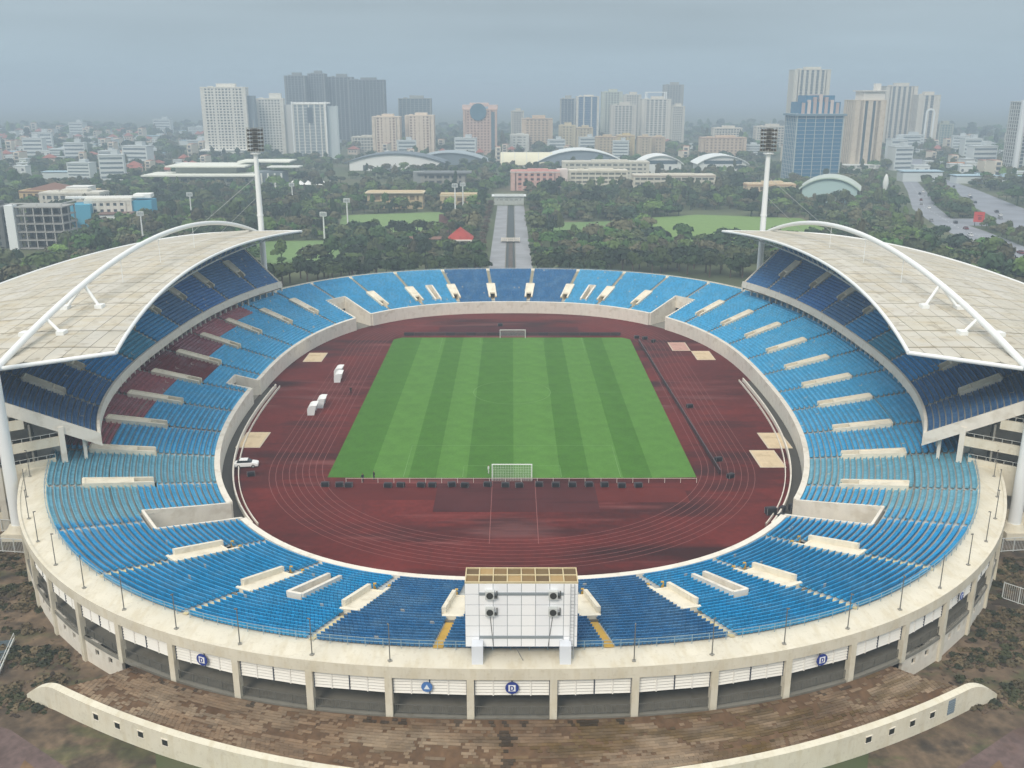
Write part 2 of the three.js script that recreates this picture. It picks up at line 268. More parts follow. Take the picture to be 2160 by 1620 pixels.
function entrance(st, c, parent) {
  const v = st.speed(c.s, (c.k0 + c.k1) / 2), ds = c.w / 2 / v, kf = Math.max(0, c.k0), tunnel = c.kind === 'tunnel', floor = tunnel ? 0.02 : st.h(kf) - 0.3, mat = c.kind === 'vomitory' ? M('#f5f1e4', 0.7, { map: TX.concrete }) : WHITE;
  const kA = tunnel ? -0.012 : c.k0, g = new THREE.Group(); g.name = tunnel ? 'tunnel_entrance' : c.kind === 'channel' ? 'stair_channel' : 'vomitory'; parent.add(g);
  const q = [[-1, kA], [1, kA], [1, c.k1], [-1, c.k1]].map(([d, k]) => st.P(c.s + d * ds, k)), t = []; quad(t, ...q.map((p) => [p[0], floor, p[1]]));
  mesh('floor', soup(t), tunnel ? GREY : CREAM, g);
  const near = parent === bowl && c.kind === 'vomitory' && c.s > 0.16 && c.s < 0.36, back = c.s < 0.2588 ? -1 : 1;                                 // near end: the wall away from the walkway stands higher
  for (const d of [-1, 1]) mesh('side_wall', radialWall(st, c.s + d * ds, near && d === back && !tunnel ? mix(kA, c.k1, 0.16) : kA, near && d === back && !tunnel ? mix(kA, c.k1, 0.9) : c.k1, tunnel ? 0.5 : 0.5, floor - 0.1, tunnel ? 0.75 : near ? (d === back ? 1.45 : 0.75) : 1.25), mat, g);
  const a = st.P(c.s - ds, c.k1), b = st.P(c.s + ds, c.k1), top = st.h(c.k1) + (tunnel ? 0.75 : near ? 0.75 : 1.25), door = Math.min(floor + (tunnel ? 3.4 : 2.0), top - 0.4);
  mesh('back_wall', wallAlong([a, b], 0.4, c.kind === 'channel' ? floor : door, top + 0.02), mat, g);
  if (c.kind === 'vomitory') { const lift = near ? 0.65 : 1.15, ks = [mix(c.k0, c.k1, near ? 0.2 : 0.3), c.k1], t2 = []; quad(t2, ...[[-1, ks[0]], [1, ks[0]], [1, ks[1]], [-1, ks[1]]].map(([d, k]) => { const p = st.P(c.s + d * ds, k); return [p[0], st.h(k) + lift, p[1]]; })); mesh('cover_slab', soup(t2), mat, g); const e0 = st.P(c.s - ds, ks[0]), e1 = st.P(c.s + ds, ks[0]); mesh('lintel', wallAlong([e0, e1], 0.3, st.h(ks[0]) + lift - 0.4, st.h(ks[0]) + lift + 0.1), mat, g); const e = st.P(c.s - ds, c.k0), f = st.P(c.s + ds, c.k0); if (near || c.s > 0.66 && c.s < 0.86) for (const p of [e, f]) mesh('end_post', box(0.4, 1.0, 0.4, p[0], st.h(kf), p[1]), YELLOW, g); }
}
for (const c of cuts) entrance(LOWER, c, bowl);
// aisle steps up to the rim behind each vomitory, painted pale at the two ends
VOM.forEach((s) => {
  const end = (s > 0.16 && s < 0.36) || (s > 0.66 && s < 0.86), t = [], k0 = kOf(s) + spanOf(s) + 0.01;
  for (let r = Math.ceil(k0 * 26); r < 26; r++) for (const [ka, kb, dy] of [[r / 26, (r + 0.5) / 26, 0.02], [(r + 0.5) / 26, (r + 1) / 26, 0.14]]) {
    const y = LOWER.h((r + 1) / 26) + dy, d = (s === 0.2449 || s === 0.2726 ? 0.55 : 0.32) / LOWER.speed(s, ka); quad(t, ...[[-1, ka], [1, ka], [1, kb], [-1, kb]].map(([e, k]) => { const p = LOWER.P(s + e * d, k); return [p[0], y, p[1]]; }));
  }
  mesh('aisle_steps', soup(t), s === 0.2449 || s === 0.2726 ? YELLOW : end ? M('#d8cda4', 0.8, { map: TX.concrete }) : GREY, bowl);
});
// front wall round the track, open at the tunnels
{
  let list = [[0, 1]]; for (const c of cuts) if (c.kind === 'tunnel') { const d = (c.w / 2 + 0.2) / LOWER.speed(c.s, 0); list = minus(list, c.s - d, c.s + d); }
  for (const [a, b] of list) { const n = Math.ceil((b - a) * 220), pts = []; for (let i = 0; i <= n; i++) pts.push(LOWER.P(mix(a, b, i / n), -0.012)); mesh('front_wall', wallAlong(pts, 1.0, -0.1, 3.75), WHITE, bowl); }
}
// walkway behind the top row with its outer beam
const tau = 2 * Math.PI;
mesh('walkway', [loopStrip(OUTER, 0, tau, 260, [[-0.2, 9.55], [-0.2, 9.65], [3.8, 9.65]])], CREAM, bowl);
mesh('outer_beam', loopStrip(OUTER, 0, tau, 260, [[3.6, 9.65], [3.6, 9.82], [4.0, 9.82], [4.0, 8.45], [3.4, 8.45]]), CREAM, bowl);
mesh('back_wall', loopStrip(OUTER, Math.PI - 0.15, tau + 0.15, 120, [[0.4, -0.05], [0.4, 9.5]]), GREY, bowl);
mesh('outer_wall', loopStrip(OUTER, Math.PI * 1.02, Math.PI * 1.98, 120, [[3.7, -0.05], [3.7, 9.0]]), WHITE, bowl);
{ // guard rail behind the top row
  const rails = [], posts = [], [T2, len2] = sampler(OUTER, OUTER, 0, tau);
  for (const y of [10.35, 10.75]) rails.push(loopStrip(OUTER, 0, tau, 240, [[0.2, y], [0.2, y + 0.05], [0.25, y + 0.05], [0.25, y], [0.2, y]]));
  for (let i = 0; i < 330; i++) { const f = frameAt(OUTER, T2(i / 330)); posts.push(box(0.06, 1.05, 0.06, f[0] + f[2] * 0.22, 9.7, f[1] + f[3] * 0.22)); }
  mesh('guard_rail', [...rails, ...posts], M('#8aa3b0', 0.5), bowl, { stuff: true });
}
// ---- outer colonnade of the near half
const DECK = (t) => { const f = frameAt(OUTER, t); return [f[0] + f[2] * 3.65, f[1] + f[3] * 3.65]; };
const BAYS = (() => {                                               // column places every 8.8 m from the middle of the end
  const n = 4000, out = []; let acc = 4.4, prev = null; const half = [];
  for (let i = 0; i <= n; i++) { const t = mix(Math.PI / 2, 0.12, i / n), p = DECK(t); if (prev) { acc -= Math.hypot(p[0] - prev[0], p[1] - prev[1]); if (acc <= 0) { half.push(t); acc += 8.8; } } prev = p; }
  for (let i = half.length - 1; i >= 0; i--) out.push(half[i]); for (const t of half) out.push(Math.PI - t); return out;
})();
const BANK = 60;                                                    // the paved bank stands against the bays with |x| below this
const slatMat = M('#eceae3', 0.6), bayParts = [];
BAYS.forEach((t, i) => {
  const f = frameAt(OUTER, t), x = f[0] + f[2] * 3.65, z = f[1] + f[3] * 3.65, onBank = Math.abs(x) < 47, ry = Math.atan2(f[2], f[3]);
  if (z < 42) return;
  mesh('column', box(0.78, 8.5 - (onBank ? 3.2 : 0), 0.7, x, onBank ? 3.2 : -0.05, z, ry), CREAM, bowl);
  if (i + 1 >= BAYS.length) return;
  const f2 = frameAt(OUTER, BAYS[i + 1]), mid = (off, k) => [mix(f[0] + f[2] * off, f2[0] + f2[2] * off, k), mix(f[1] + f[3] * off, f2[1] + f2[3] * off, k)];
  const a = mid(3.5, 0.045), b = mid(3.5, 0.955), dx = a[0] - b[0], dz = a[1] - b[1], L = Math.hypot(dx, dz), ang = Math.atan2(-dz, dx), cx = (a[0] + b[0]) / 2, cz = (a[1] + b[1]) / 2, bank2 = Math.abs(cx) < 47;
  const lv = new THREE.Group(); lv.name = 'louvre_panel'; lv.position.set(cx, 6.25, cz); lv.rotation.y = ang; bowl.add(lv);
  const sl = []; for (let k = 0; k < 6; k++) { const g = new THREE.BoxGeometry(L, 0.27, 0.05); g.rotateX(-0.45); g.translate(0, 0.2 + k * 0.36, 0); sl.push(g); }
  mesh('slats', sl, slatMat, lv, { stuff: true });
  mesh('backing', box(L, 2.15, 0.06, 0, 0.02, -0.2), M('#8f8f89', 0.8), lv);
  for (let k = 0; k <= 4; k++) mesh('mullion', box(0.12, 2.2, 0.16, -L / 2 + L * k / 4, 0, 0.03), k % 2 ? M('#eceae4', 0.6) : M('#3c4352', 0.6), lv);
  const ra = mid(4.9, 0.06), rl = new THREE.Group(); rl.name = 'balustrade'; rl.position.set(cx, bank2 ? 3.75 : 3.7, cz); rl.rotation.y = ang; bowl.add(rl);
  const bars = [box(L, 0.07, 0.07, 0, 1.05, 0), box(L, 0.06, 0.06, 0, 0.12, 0)]; for (let k = 0; k <= 40; k++) bars.push(box(k % 10 ? 0.03 : 0.09, 1.05, k % 10 ? 0.03 : 0.09, -L / 2 + L * k / 40, 0, 0));
  mesh('rails', bars, M('#6a6963', 0.5), rl, { stuff: true });
  if (!bank2) {                                                     // plain lower wall with two square openings
    const wl = new THREE.Group(); wl.name = 'lower_wall'; wl.position.set(cx, 0, cz); wl.rotation.y = ang; bowl.add(wl);
    const w0 = 0.42, xs = [-L / 2, -1.45 - w0, -1.45 + w0, 1.45 - w0, 1.45 + w0, L / 2], parts = [];
    for (let k = 0; k < 5; k++) { const wx = xs[k + 1] - xs[k], mx = (xs[k] + xs[k + 1]) / 2; if (k % 2 === 0) parts.push(box(wx, 3.7, 0.4, mx, -0.05, 0)); else parts.push(box(wx, 1.75, 0.4, mx, -0.05, 0), box(wx, 1.1, 0.4, mx, 2.55, 0)); }
    mesh('wall_panel', parts, WHITE, wl); for (const sx of [-1.45, 1.45]) mesh('window_grille', [box(0.84, 0.85, 0.08, sx, 1.7, -0.1), ...[-0.2, 0.2].map((q) => box(0.05, 0.85, 0.1, sx + q, 1.7, -0.08))], DARK, wl);
  }
});
mesh('concourse_floor', loopStrip(OUTER, 0.15, Math.PI - 0.15, 120, [[-9, 3.65], [3.8, 3.65], [3.8, 3.2]]), GREY, bowl);
mesh('concourse_wall', loopStrip(OUTER, 0.15, Math.PI - 0.15, 120, [[-8.8, 3.6], [-8.8, 8.0]]), GREY, bowl);
for (let i = 0; i < BAYS.length; i++) { const f = frameAt(OUTER, BAYS[i]); if (f[1] > 60) mesh('pier', box(0.9, 5.2, 0.6, f[0] - f[2] * 1.2, 3.6, f[1] - f[3] * 1.2, Math.atan2(f[2], f[3])), GREY, bowl); }
// flat dark strip for the moat and low white rail beside the long sides of the track
for (const [t0, t1] of [[-0.06, 0.80], [Math.PI - 0.80, Math.PI + 0.02]]) {
  const side = t0 < 1 ? 'moat' : 'moat';
  mesh('moat_strip', loopStrip(INNER, t0, t1, 60, [[-2.9, 0.02], [-0.4, 0.02]]), M('#4b4a47', 0.8, { map: TX.stained }), bowl);
  mesh('track_rail', [loopStrip(INNER, t0, t1, 60, [[-3.0, 0], [-3.0, 0.9], [-2.75, 0.9], [-2.75, 0]]), loopStrip(INNER, t0, t1, 60, [[-3.9, 0], [-3.9, 0.5], [-3.75, 0.5], [-3.75, 0]])], WHITE, bowl);
}
// round letter signs on the louvres
function sign(t, letter, col, r, label) {
  const f = frameAt(OUTER, t), o = thing('gate_sign', label, 'sign', [f[0] + f[2] * 3.82, 7.4, f[1] + f[3] * 3.82], Math.atan2(f[2], f[3]));
  const d = new THREE.CylinderGeometry(r, r, 0.08, 32); d.rotateX(Math.PI / 2); mesh('disc', d, M(col, 0.5), o);
  const w = new THREE.BoxGeometry(r * 1.05, r * 1.05, 0.1); if (letter) w.translate(0, 0, 0.02);
  if (letter) { mesh('plate', w, M('#eef0f2', 0.5), o); const g = new TextGeometry(letter, { font, size: r * 0.8, depth: 0.03, curveSegments: 6 }); g.center(); g.translate(0, 0, 0.09); mesh('letter', g, M(col, 0.5), o); }
  else { const s = new THREE.Shape([[-0.4, -0.3], [0.4, -0.3], [0, 0.42]].map((q) => new THREE.Vector2(q[0] * r * 1.3, q[1] * r * 1.3))); const g = new THREE.ExtrudeGeometry(s, { depth: 0.08, bevelEnabled: false }); mesh('plate', g, M('#dfe8f0', 0.5), o); }
}
const midBay = (i) => { const c = BAYS.length / 2 - 1; return (BAYS[c + i] + BAYS[c + i + 1]) / 2; };
sign(midBay(0), 'D', '#233a8c', 0.72, 'round navy gate sign with letter D below the scoreboard');
sign(midBay(4), 'D', '#233a8c', 0.72, 'round navy D sign on louvres towards the maroon seats side');
sign(midBay(-4), 'D', '#233a8c', 0.72, 'round navy D sign on louvres towards the highway side');
sign(midBay(-7), 'D', '#4a62a8', 0.5, 'small round blue sign above a barred slot in the curved facade');
sign(midBay(1), '', '#4a78b8', 0.6, 'pale blue round sign with a white triangle on the louvres');

// ---------------------------------------------------------------- upper stands under the roofs
const TH = 0.586;
for (const side of [1, -1]) {
  const inner = oval(80.5, 106, 106), outer = oval(96, 121, 121), t0 = side > 0 ? -TH : Math.PI + TH, t1 = side > 0 ? TH : Math.PI - TH;   // s runs from the far end to the near end
  const st = makeStand(inner, outer, t0, t1, 13.0, 22.6, 18);
  const up = thing('upper_stand', side > 0 ? 'raised upper stand of blue seats on the highway side' : 'raised upper stand of blue seats above the maroon rows', 'grandstand');
  const vs = [0.085, 0.2, 0.315, 0.43, 0.545, 0.66, 0.775, 0.89], vc = vs.map((s) => ({ s, w: 2.6, k0: 0.34, k1: 0.72, kind: 'vomitory' })), bd = [0, ...vs, 1];
  const col = (s, k) => (s < 0.2 ? '#3370a8' : s < 0.315 ? '#2a70b4' : s < 0.43 ? '#356a9c' : s < 0.545 ? '#2488c0' : s < 0.66 ? '#3590b4' : s < 0.775 ? '#228cca' : s < 0.89 ? '#2768a0' : '#36608e');  // near-end blocks darker: shade put into the seat colour
  for (let i = 0; i + 1 < bd.length; i++) { const b = mesh('seating_block', terrace(st, bd[i], bd[i + 1], vc), TERRACE, up); seats(st, bd[i], bd[i + 1], vc, col, b, 900 + i + (side > 0 ? 0 : 50)); }
  for (const c of vc) entrance(st, c, up);
  const line = (k, a = 0, b = 1, n = 60) => Array.from({ length: n + 1 }, (_, i) => st.P(mix(a, b, i / n), k));
  mesh('front_parapet', wallAlong(line(-0.015), 0.5, 12.3, 14.15), WHITE, up);
  for (const s of [0, 1]) { const ks = [-0.03, 0.3, 0.7, 1.02], pts = ks.map((k) => st.P(s, k)); mesh('end_parapet', wallAlong(pts, 0.45, (i) => st.h(ks[i]) - 1.5, (i) => st.h(ks[i]) + 0.75), WHITE, up); }
  mesh('back_wall', wallAlong(line(1.01), 0.4, 9.7, 25.2), GREY, up);
  { const t = []; const n = 40; for (let i = 0; i < n; i++) { const a = st.P(i / n, 0), b = st.P((i + 1) / n, 0), c = st.P((i + 1) / n, 1), d = st.P(i / n, 1); quad(t, [a[0], 11.9, a[1]], [b[0], 11.9, b[1]], [c[0], 21.2, c[1]], [d[0], 21.2, d[1]]); } mesh('soffit', soup(t), GREY, up); }
  mesh('concourse_wall', wallAlong(line(0.62), 0.3, 9.6, 17.0), GREY, up);
  for (let i = 0; i < 44; i++) { const p = st.P((i + 0.5) / 44, 0.14), q = st.P((i + 0.5) / 44, 0.24); mesh('column', box(0.42, 4.4, 0.5, p[0], 8.9, p[1], Math.atan2(q[0] - p[0], q[1] - p[1])), WHITE, up); }
  // stair hall floors that show at the near end below the raking seats
  for (const [y, ka, kb] of [[13.3, 0.36, 1.55], [9.75, 0.42, 1.55], [17.2, 0.66, 1.55]]) {
    const a = st.P(1, ka), b = st.P(1, kb), c = st.P(0.93, kb), d = st.P(0.93, ka), t = []; quad(t, [a[0], y, a[1]], [b[0], y, b[1]], [c[0], y, c[1]], [d[0], y, d[1]]);
    mesh('floor_slab', soup(t), GREY, up); mesh('floor_band', wallAlong([a, b], 0.35, y - 0.7, y + 0.9), CREAM, up);
    const rl = []; for (let i = 0; i <= 14; i++) { const k = mix(ka, kb, i / 14), p = st.P(1, k); rl.push(box(0.07, 1.0, 0.07, p[0], y + 0.6, p[1])); } rl.push(rod([a[0], y + 1.55, a[1]], [b[0], y + 1.55, b[1]], 0.05)); mesh('hand_rail', rl, M('#b9bbb6', 0.5), up, { stuff: true });
  }
  { const a = st.P(0.93, 0.36), b = st.P(0.93, 1.6); const ks = [0.36, 0.7, 1.0, 1.6]; mesh('stair_wall', wallAlong(ks.map((k) => st.P(0.965, k)), 0.3, 0, (i) => Math.min(22, st.h(ks[i]) - 1.5)), WHITE, up); }
  { const a = st.P(1, 0.40), b = st.P(1, 1.6), c = st.P(1, 1.6); mesh('lower_wall', wallAlong([a, st.P(1, 1.0), b], 0.3, 5.6, 9.2), CREAM, up); mesh('plinth_wall', wallAlong([st.P(1, 0.55), st.P(1, 1.6)], 0.3, 0, 3.2), CREAM, up); }
  for (const k of [0.34, 0.95, 1.5]) { const p = st.P(1, k), q = st.P(1, k + 0.1); mesh('end_column', box(0.85, k < 0.5 ? 6.2 : 17, 0.85, p[0], k < 0.5 ? 9.6 : 0, p[1], Math.atan2(q[0] - p[0], q[1] - p[1])), WHITE, up); }
  for (const s of [1]) for (const k of [0.65, 0.8, 1.1, 1.3]) { const p = st.P(0.968, k), q = st.P(0.968, k + 0.1); mesh('window', box(1.6, 1.5, 0.2, p[0], 10.9, p[1], Math.atan2(q[0] - p[0], q[1] - p[1]) + Math.PI / 2), DARK, up); }
}

// ---------------------------------------------------------------- roofs, each with its arch
const ROOFMATS = ['#dcdad3', '#d8d5cc', '#dbd9d3', '#d5d2c8', '#d9d4c8'].map((c) => M(c, 0.75, { map: TX.roofing }));
const innerEdge = (v) => [64 + 7 * (1 - v * v), 28 + 3.2 * (1 - v * v), 71 * v];
const roofIn = (z) => { const q = Math.abs(z); return q <= 71 ? 64 + 7 * (1 - (q / 71) ** 2) : 64 + 16 * (q - 71) / 6; };
const roofOut = (z) => { const s = Math.min(1, Math.abs(z) / 77) ** (1 / 0.92); return 80 + 38 * Math.sqrt(1 - s * s) ** 0.75; };
const roofY = (x, z) => { const q = Math.min(1, Math.abs(z) / 71), a = roofIn(z), b = roofOut(z), u = b - a < 0.01 ? 0 : clamp((x - a) / (b - a)), s = Math.min(1, Math.abs(z) / 77) ** (1 / 0.92), yi = Math.abs(z) <= 71 ? 28 + 3.2 * (1 - q * q) : 28 - (Math.abs(z) - 71) / 6; return mix(yi, 27 - Math.sqrt(1 - s * s), u) + 6.4 * u * (1 - u) * (0.35 + 0.65 * (1 - q * q)); };
const outerEdge = (v) => { const a = v * Math.PI / 2, z = 77 * Math.sign(v) * Math.abs(Math.sin(a)) ** 0.92; return [roofOut(z), roofY(roofOut(z), z), z]; };
const archAt = (z) => [80, 37.2 - 10.4 * (z / 79) ** 2, z];
for (const side of [1, -1]) {
  const rf = thing('stand_roof', side > 0 ? 'curved cream panel roof with white arch on the highway side' : 'curved cream panel roof with white arch above the maroon seats', 'roof');
  rf.position.z = -3;
  const X = (p) => [p[0] * side, p[1], p[2]], rnd = rngOf(side > 0 ? 5 : 6), W = 2.62, DZ = 154 / 18;
  const at = (x, z, d) => [side * x, roofY(x, z) - d, z];
  { const t = []; for (let j = 0; j < 88; j++) { const za = -77 + j * 1.75, zb = za + 1.75; for (let i = 0; i < 14; i++) { const g = (k, z) => at(mix(roofIn(z), roofOut(z), k / 14), z, 0.2); quad(t, g(i, za), g(i + 1, za), g(i + 1, zb), g(i, zb)); } } mesh('roof_deck', soup(t), M('#77736b', 0.9), rf); }
  for (let j = 0; j < 18; j++) for (let i = 0; i < 21; i++) {
    const z0 = -77 + j * DZ + 0.22, z1 = z0 + DZ - 0.44, x0 = 64 + i * W + 0.05, x1 = x0 + W - 0.1, lift = (rnd() - 0.5) * 0.03, t = [], n = 4, rows = [];
    for (let k = 0; k <= n; k++) { const z = mix(z0, z1, k / n), a = Math.max(x0, roofIn(z) + 0.02), b = Math.min(x1, roofOut(z) - 0.02); rows.push(b - a > 0.02 ? [a, b, z] : null); }
    for (let k = 0; k < n; k++) { const p = rows[k], q = rows[k + 1]; if (!p || !q) continue; quad(t, at(p[0], p[2], lift), at(p[1], p[2], lift), at(q[1], q[2], lift), at(q[0], q[2], lift)); for (const e of [0, 1]) quad(t, at(p[e], p[2], lift), at(p[e], p[2], 0.13), at(q[e], q[2], 0.13), at(q[e], q[2], lift)); }
    const f = rows.filter(Boolean); if (f.length < 2) continue; for (const p of [f[0], f[f.length - 1]]) quad(t, at(p[0], p[2], lift), at(p[1], p[2], lift), at(p[1], p[2], 0.13), at(p[0], p[2], 0.13));
    mesh('roof_panel', soup(t), ROOFMATS[Math.floor(rnd() * 5)], rf);
  }
  const edge = (fn, r, n = 60) => { const g = []; for (let i = 0; i < n; i++) g.push(rod(X(fn(-1 + 2 * i / n)), X(fn(-1 + 2 * (i + 1) / n)), r)); return g; };
  mesh('leading_edge', edge(innerEdge, 0.34), STEEL, rf); mesh('trailing_edge', edge(outerEdge, 0.32), STEEL, rf);
  for (const v of [-1, 1]) mesh('end_edge', rod(X(innerEdge(v)), X(outerEdge(v)), 0.36), STEEL, rf);
  mesh('truss_chord', edge((v) => { const z = 71 * v, x = roofIn(z) + 2; return [x, roofY(x, z) - 2.2 * (1 - v * v) - 0.2, z]; }, 0.2), M('#b5b8b6', 0.5), rf);
  for (let i = 2; i < 40; i++) { const v = -1 + i / 20, z = 71 * v, zq = 71 * (v - 0.025), p = [roofIn(z) + 0.6, roofY(roofIn(z) + 0.6, z) - 0.3, z], q = [roofIn(zq) + 2, roofY(roofIn(zq) + 2, zq) - 2.2 * (1 - v * v) - 0.2, zq]; mesh('truss_web', rod(X(p), X(q), 0.1), M('#b5b8b6', 0.5), rf); }
  const arch = []; for (let i = 0; i < 56; i++) { const z0 = -80.5 + 161 * i / 56, z1 = -80.5 + 161 * (i + 1) / 56; arch.push(rod(X(archAt(z0)), X(archAt(z1)), 0.56, 0.56, 14)); }
  mesh('arch', arch, STEEL, rf);
  const onRoof = (x, z) => [x, roofY(x, z), z];
  for (const z of [-20, 4, 26, 44, 60]) {
    const r = z > 50 ? 0.3 : z > 40 ? 0.3 : 0.07, a = archAt(z);
    for (const dx of Math.abs(z) > 35 ? [-3.2, 3.2] : [0]) { const b = onRoof(80 + dx, z + (Math.abs(z) > 35 ? Math.sign(z) * 1.5 : 0)); mesh('strut', rod(X(a), X(b), r), STEEL, rf); if (z > 40) mesh('bearing', box(1.3, 0.7, 1.8, side * b[0], b[1] - 0.1, b[2]), STEEL, rf); }
  }
  // posts that hold the outer edge up from behind the stand
  for (const z of [-40, -24, -8, 8, 24, 40]) { const x = roofOut(z) - 8, p = [x, roofY(x, z), z]; mesh('roof_post', rod([side * p[0], 0, p[2]], [side * p[0], p[1] - 0.2, p[2]], 0.5), WHITE, rf); }
}

// ---------------------------------------------------------------- floodlight masts
function mast(x, z, label) {
  const o = thing('floodlight_mast', label, 'floodlight', [x, 0, z], 0, 'stadium floodlight masts'), face = Math.atan2(-x * 0.45, -z);
  mesh('plinth', [box(4, 1.2, 4), cyl(1.8, 1.3, 1, 0, 1.2, 0, 20)], CREAM, o);
  mesh('pole', [cyl(0.98, 0.86, 30, 0, 2, 0, 20), cyl(0.86, 0.68, 20, 0, 32, 0, 20)], STEEL, o);
  mesh('collar', [cyl(1.0, 1.0, 0.5, 0, 31.7, 0, 20), cyl(1.6, 1.6, 0.25, 0, 50.5, 0, 16)], STEEL, o);
  const rack = new THREE.Group(); rack.name = 'lamp_rack'; rack.position.set(Math.sin(face) * 1.0, 51.2, Math.cos(face) * 1.0); rack.rotation.set(0, face, 0); o.add(rack);
  const fr = []; for (let i = 0; i <= 6; i++) fr.push(box(4.8, 0.14, 0.3, 0, i * 1.15, 0.12 * i)); for (let j = 0; j <= 3; j++) fr.push(rod([-2.4 + j * 1.6, 0, 0], [-2.4 + j * 1.6, 6.95, 0.72], 0.09)); mesh('frame', fr, M('#9a9a94', 0.5), rack);
  for (let i = 0; i < 6; i++) for (let j = 0; j < 6; j++) { const g = new THREE.CylinderGeometry(0.40, 0.28, 0.42, 10); g.rotateX(Math.PI / 2 + 0.5); g.translate(-2 + j * 0.8, i * 1.15 + 0.62, 0.12 * i + 0.16); mesh('lamp', g, M((i + j) % 3 ? '#4b4640' : '#5f574c', 0.35), rack); }
  mesh('ladder_back', box(1.6, 6.8, 0.12, 0, 0, -0.4), DARKSTEEL, rack);
  mesh('service_platform', [box(2.6, 0.15, 2.6, 0, 50.4, 0), ...[-1.2, 1.2].flatMap((q) => [box(0.06, 1, 2.5, q, 50.5, 0), box(2.5, 0.08, 0.06, 0, 51.4, q)])], M('#c9ccca', 0.5), o);
  mesh('lightning_rod', cyl(0.09, 0.04, 9, 0, 51.5, 0, 6), M('#c9ccca', 0.5), o);
  mesh('stay_cable', [rod([0, 38, 0], [Math.sign(x) * 48, 0.2, Math.sign(z) * 38], 0.07), rod([0, 44, 0], [Math.sign(x) * 58, 0.2, Math.sign(z) * 22], 0.07)], M('#b9bdbd', 0.5), o);
}
mast(-78, -81, 'white floodlight mast beyond the maroon stand roof, towards the tower blocks');
mast(78, -81, 'white floodlight mast beyond the highway stand roof, towards the tower blocks');
mast(-79.0, 77.3, 'white mast on a plinth at the near end of the maroon stand');
mast(80.6, 76.8, 'white mast on a plinth at the near end of the highway stand');
function fenceRun(label, a, b, h, cat = 'fence', mat = M('#c5c9c8', 0.5)) {
  const o = thing('railing_fence', label, cat), L = Math.hypot(b[0] - a[0], b[1] - a[1]), n = Math.max(2, Math.round(L / 2));
  const P = (k) => [mix(a[0], b[0], k), mix(a[1], b[1], k)];
  for (let i = 0; i <= n; i++) { const p = P(i / n); mesh('post', box(0.12, h, 0.12, p[0], 0, p[1]), mat, o); }
  for (const y of [0.15, h - 0.1]) { const p = P(0), q = P(1); mesh('rail', rod([p[0], y, p[1]], [q[0], y, q[1]], 0.06), mat, o); }
  const bars = []; for (let i = 0; i <= n * 8; i++) { const p = P(i / n / 8); bars.push(box(0.035, h - 0.2, 0.035, p[0], 0.15, p[1])); } mesh('bars', bars, mat, o, { stuff: true });
}
fenceRun('pale railing round the mast plinth on the maroon side', [-95, 80.5], [-73, 83.5], 2.4);
fenceRun('pale railing round the mast plinth on the highway side', [74, 83], [95, 80.5], 2.4);
fenceRun('short pale steel gate standing out from the curved facade', [69, 97], [72, 100], 2.6, 'gate');
fenceRun('long pale railing standing behind the mast on maroon side', [-100, 74], [-77, 76], 2.2);

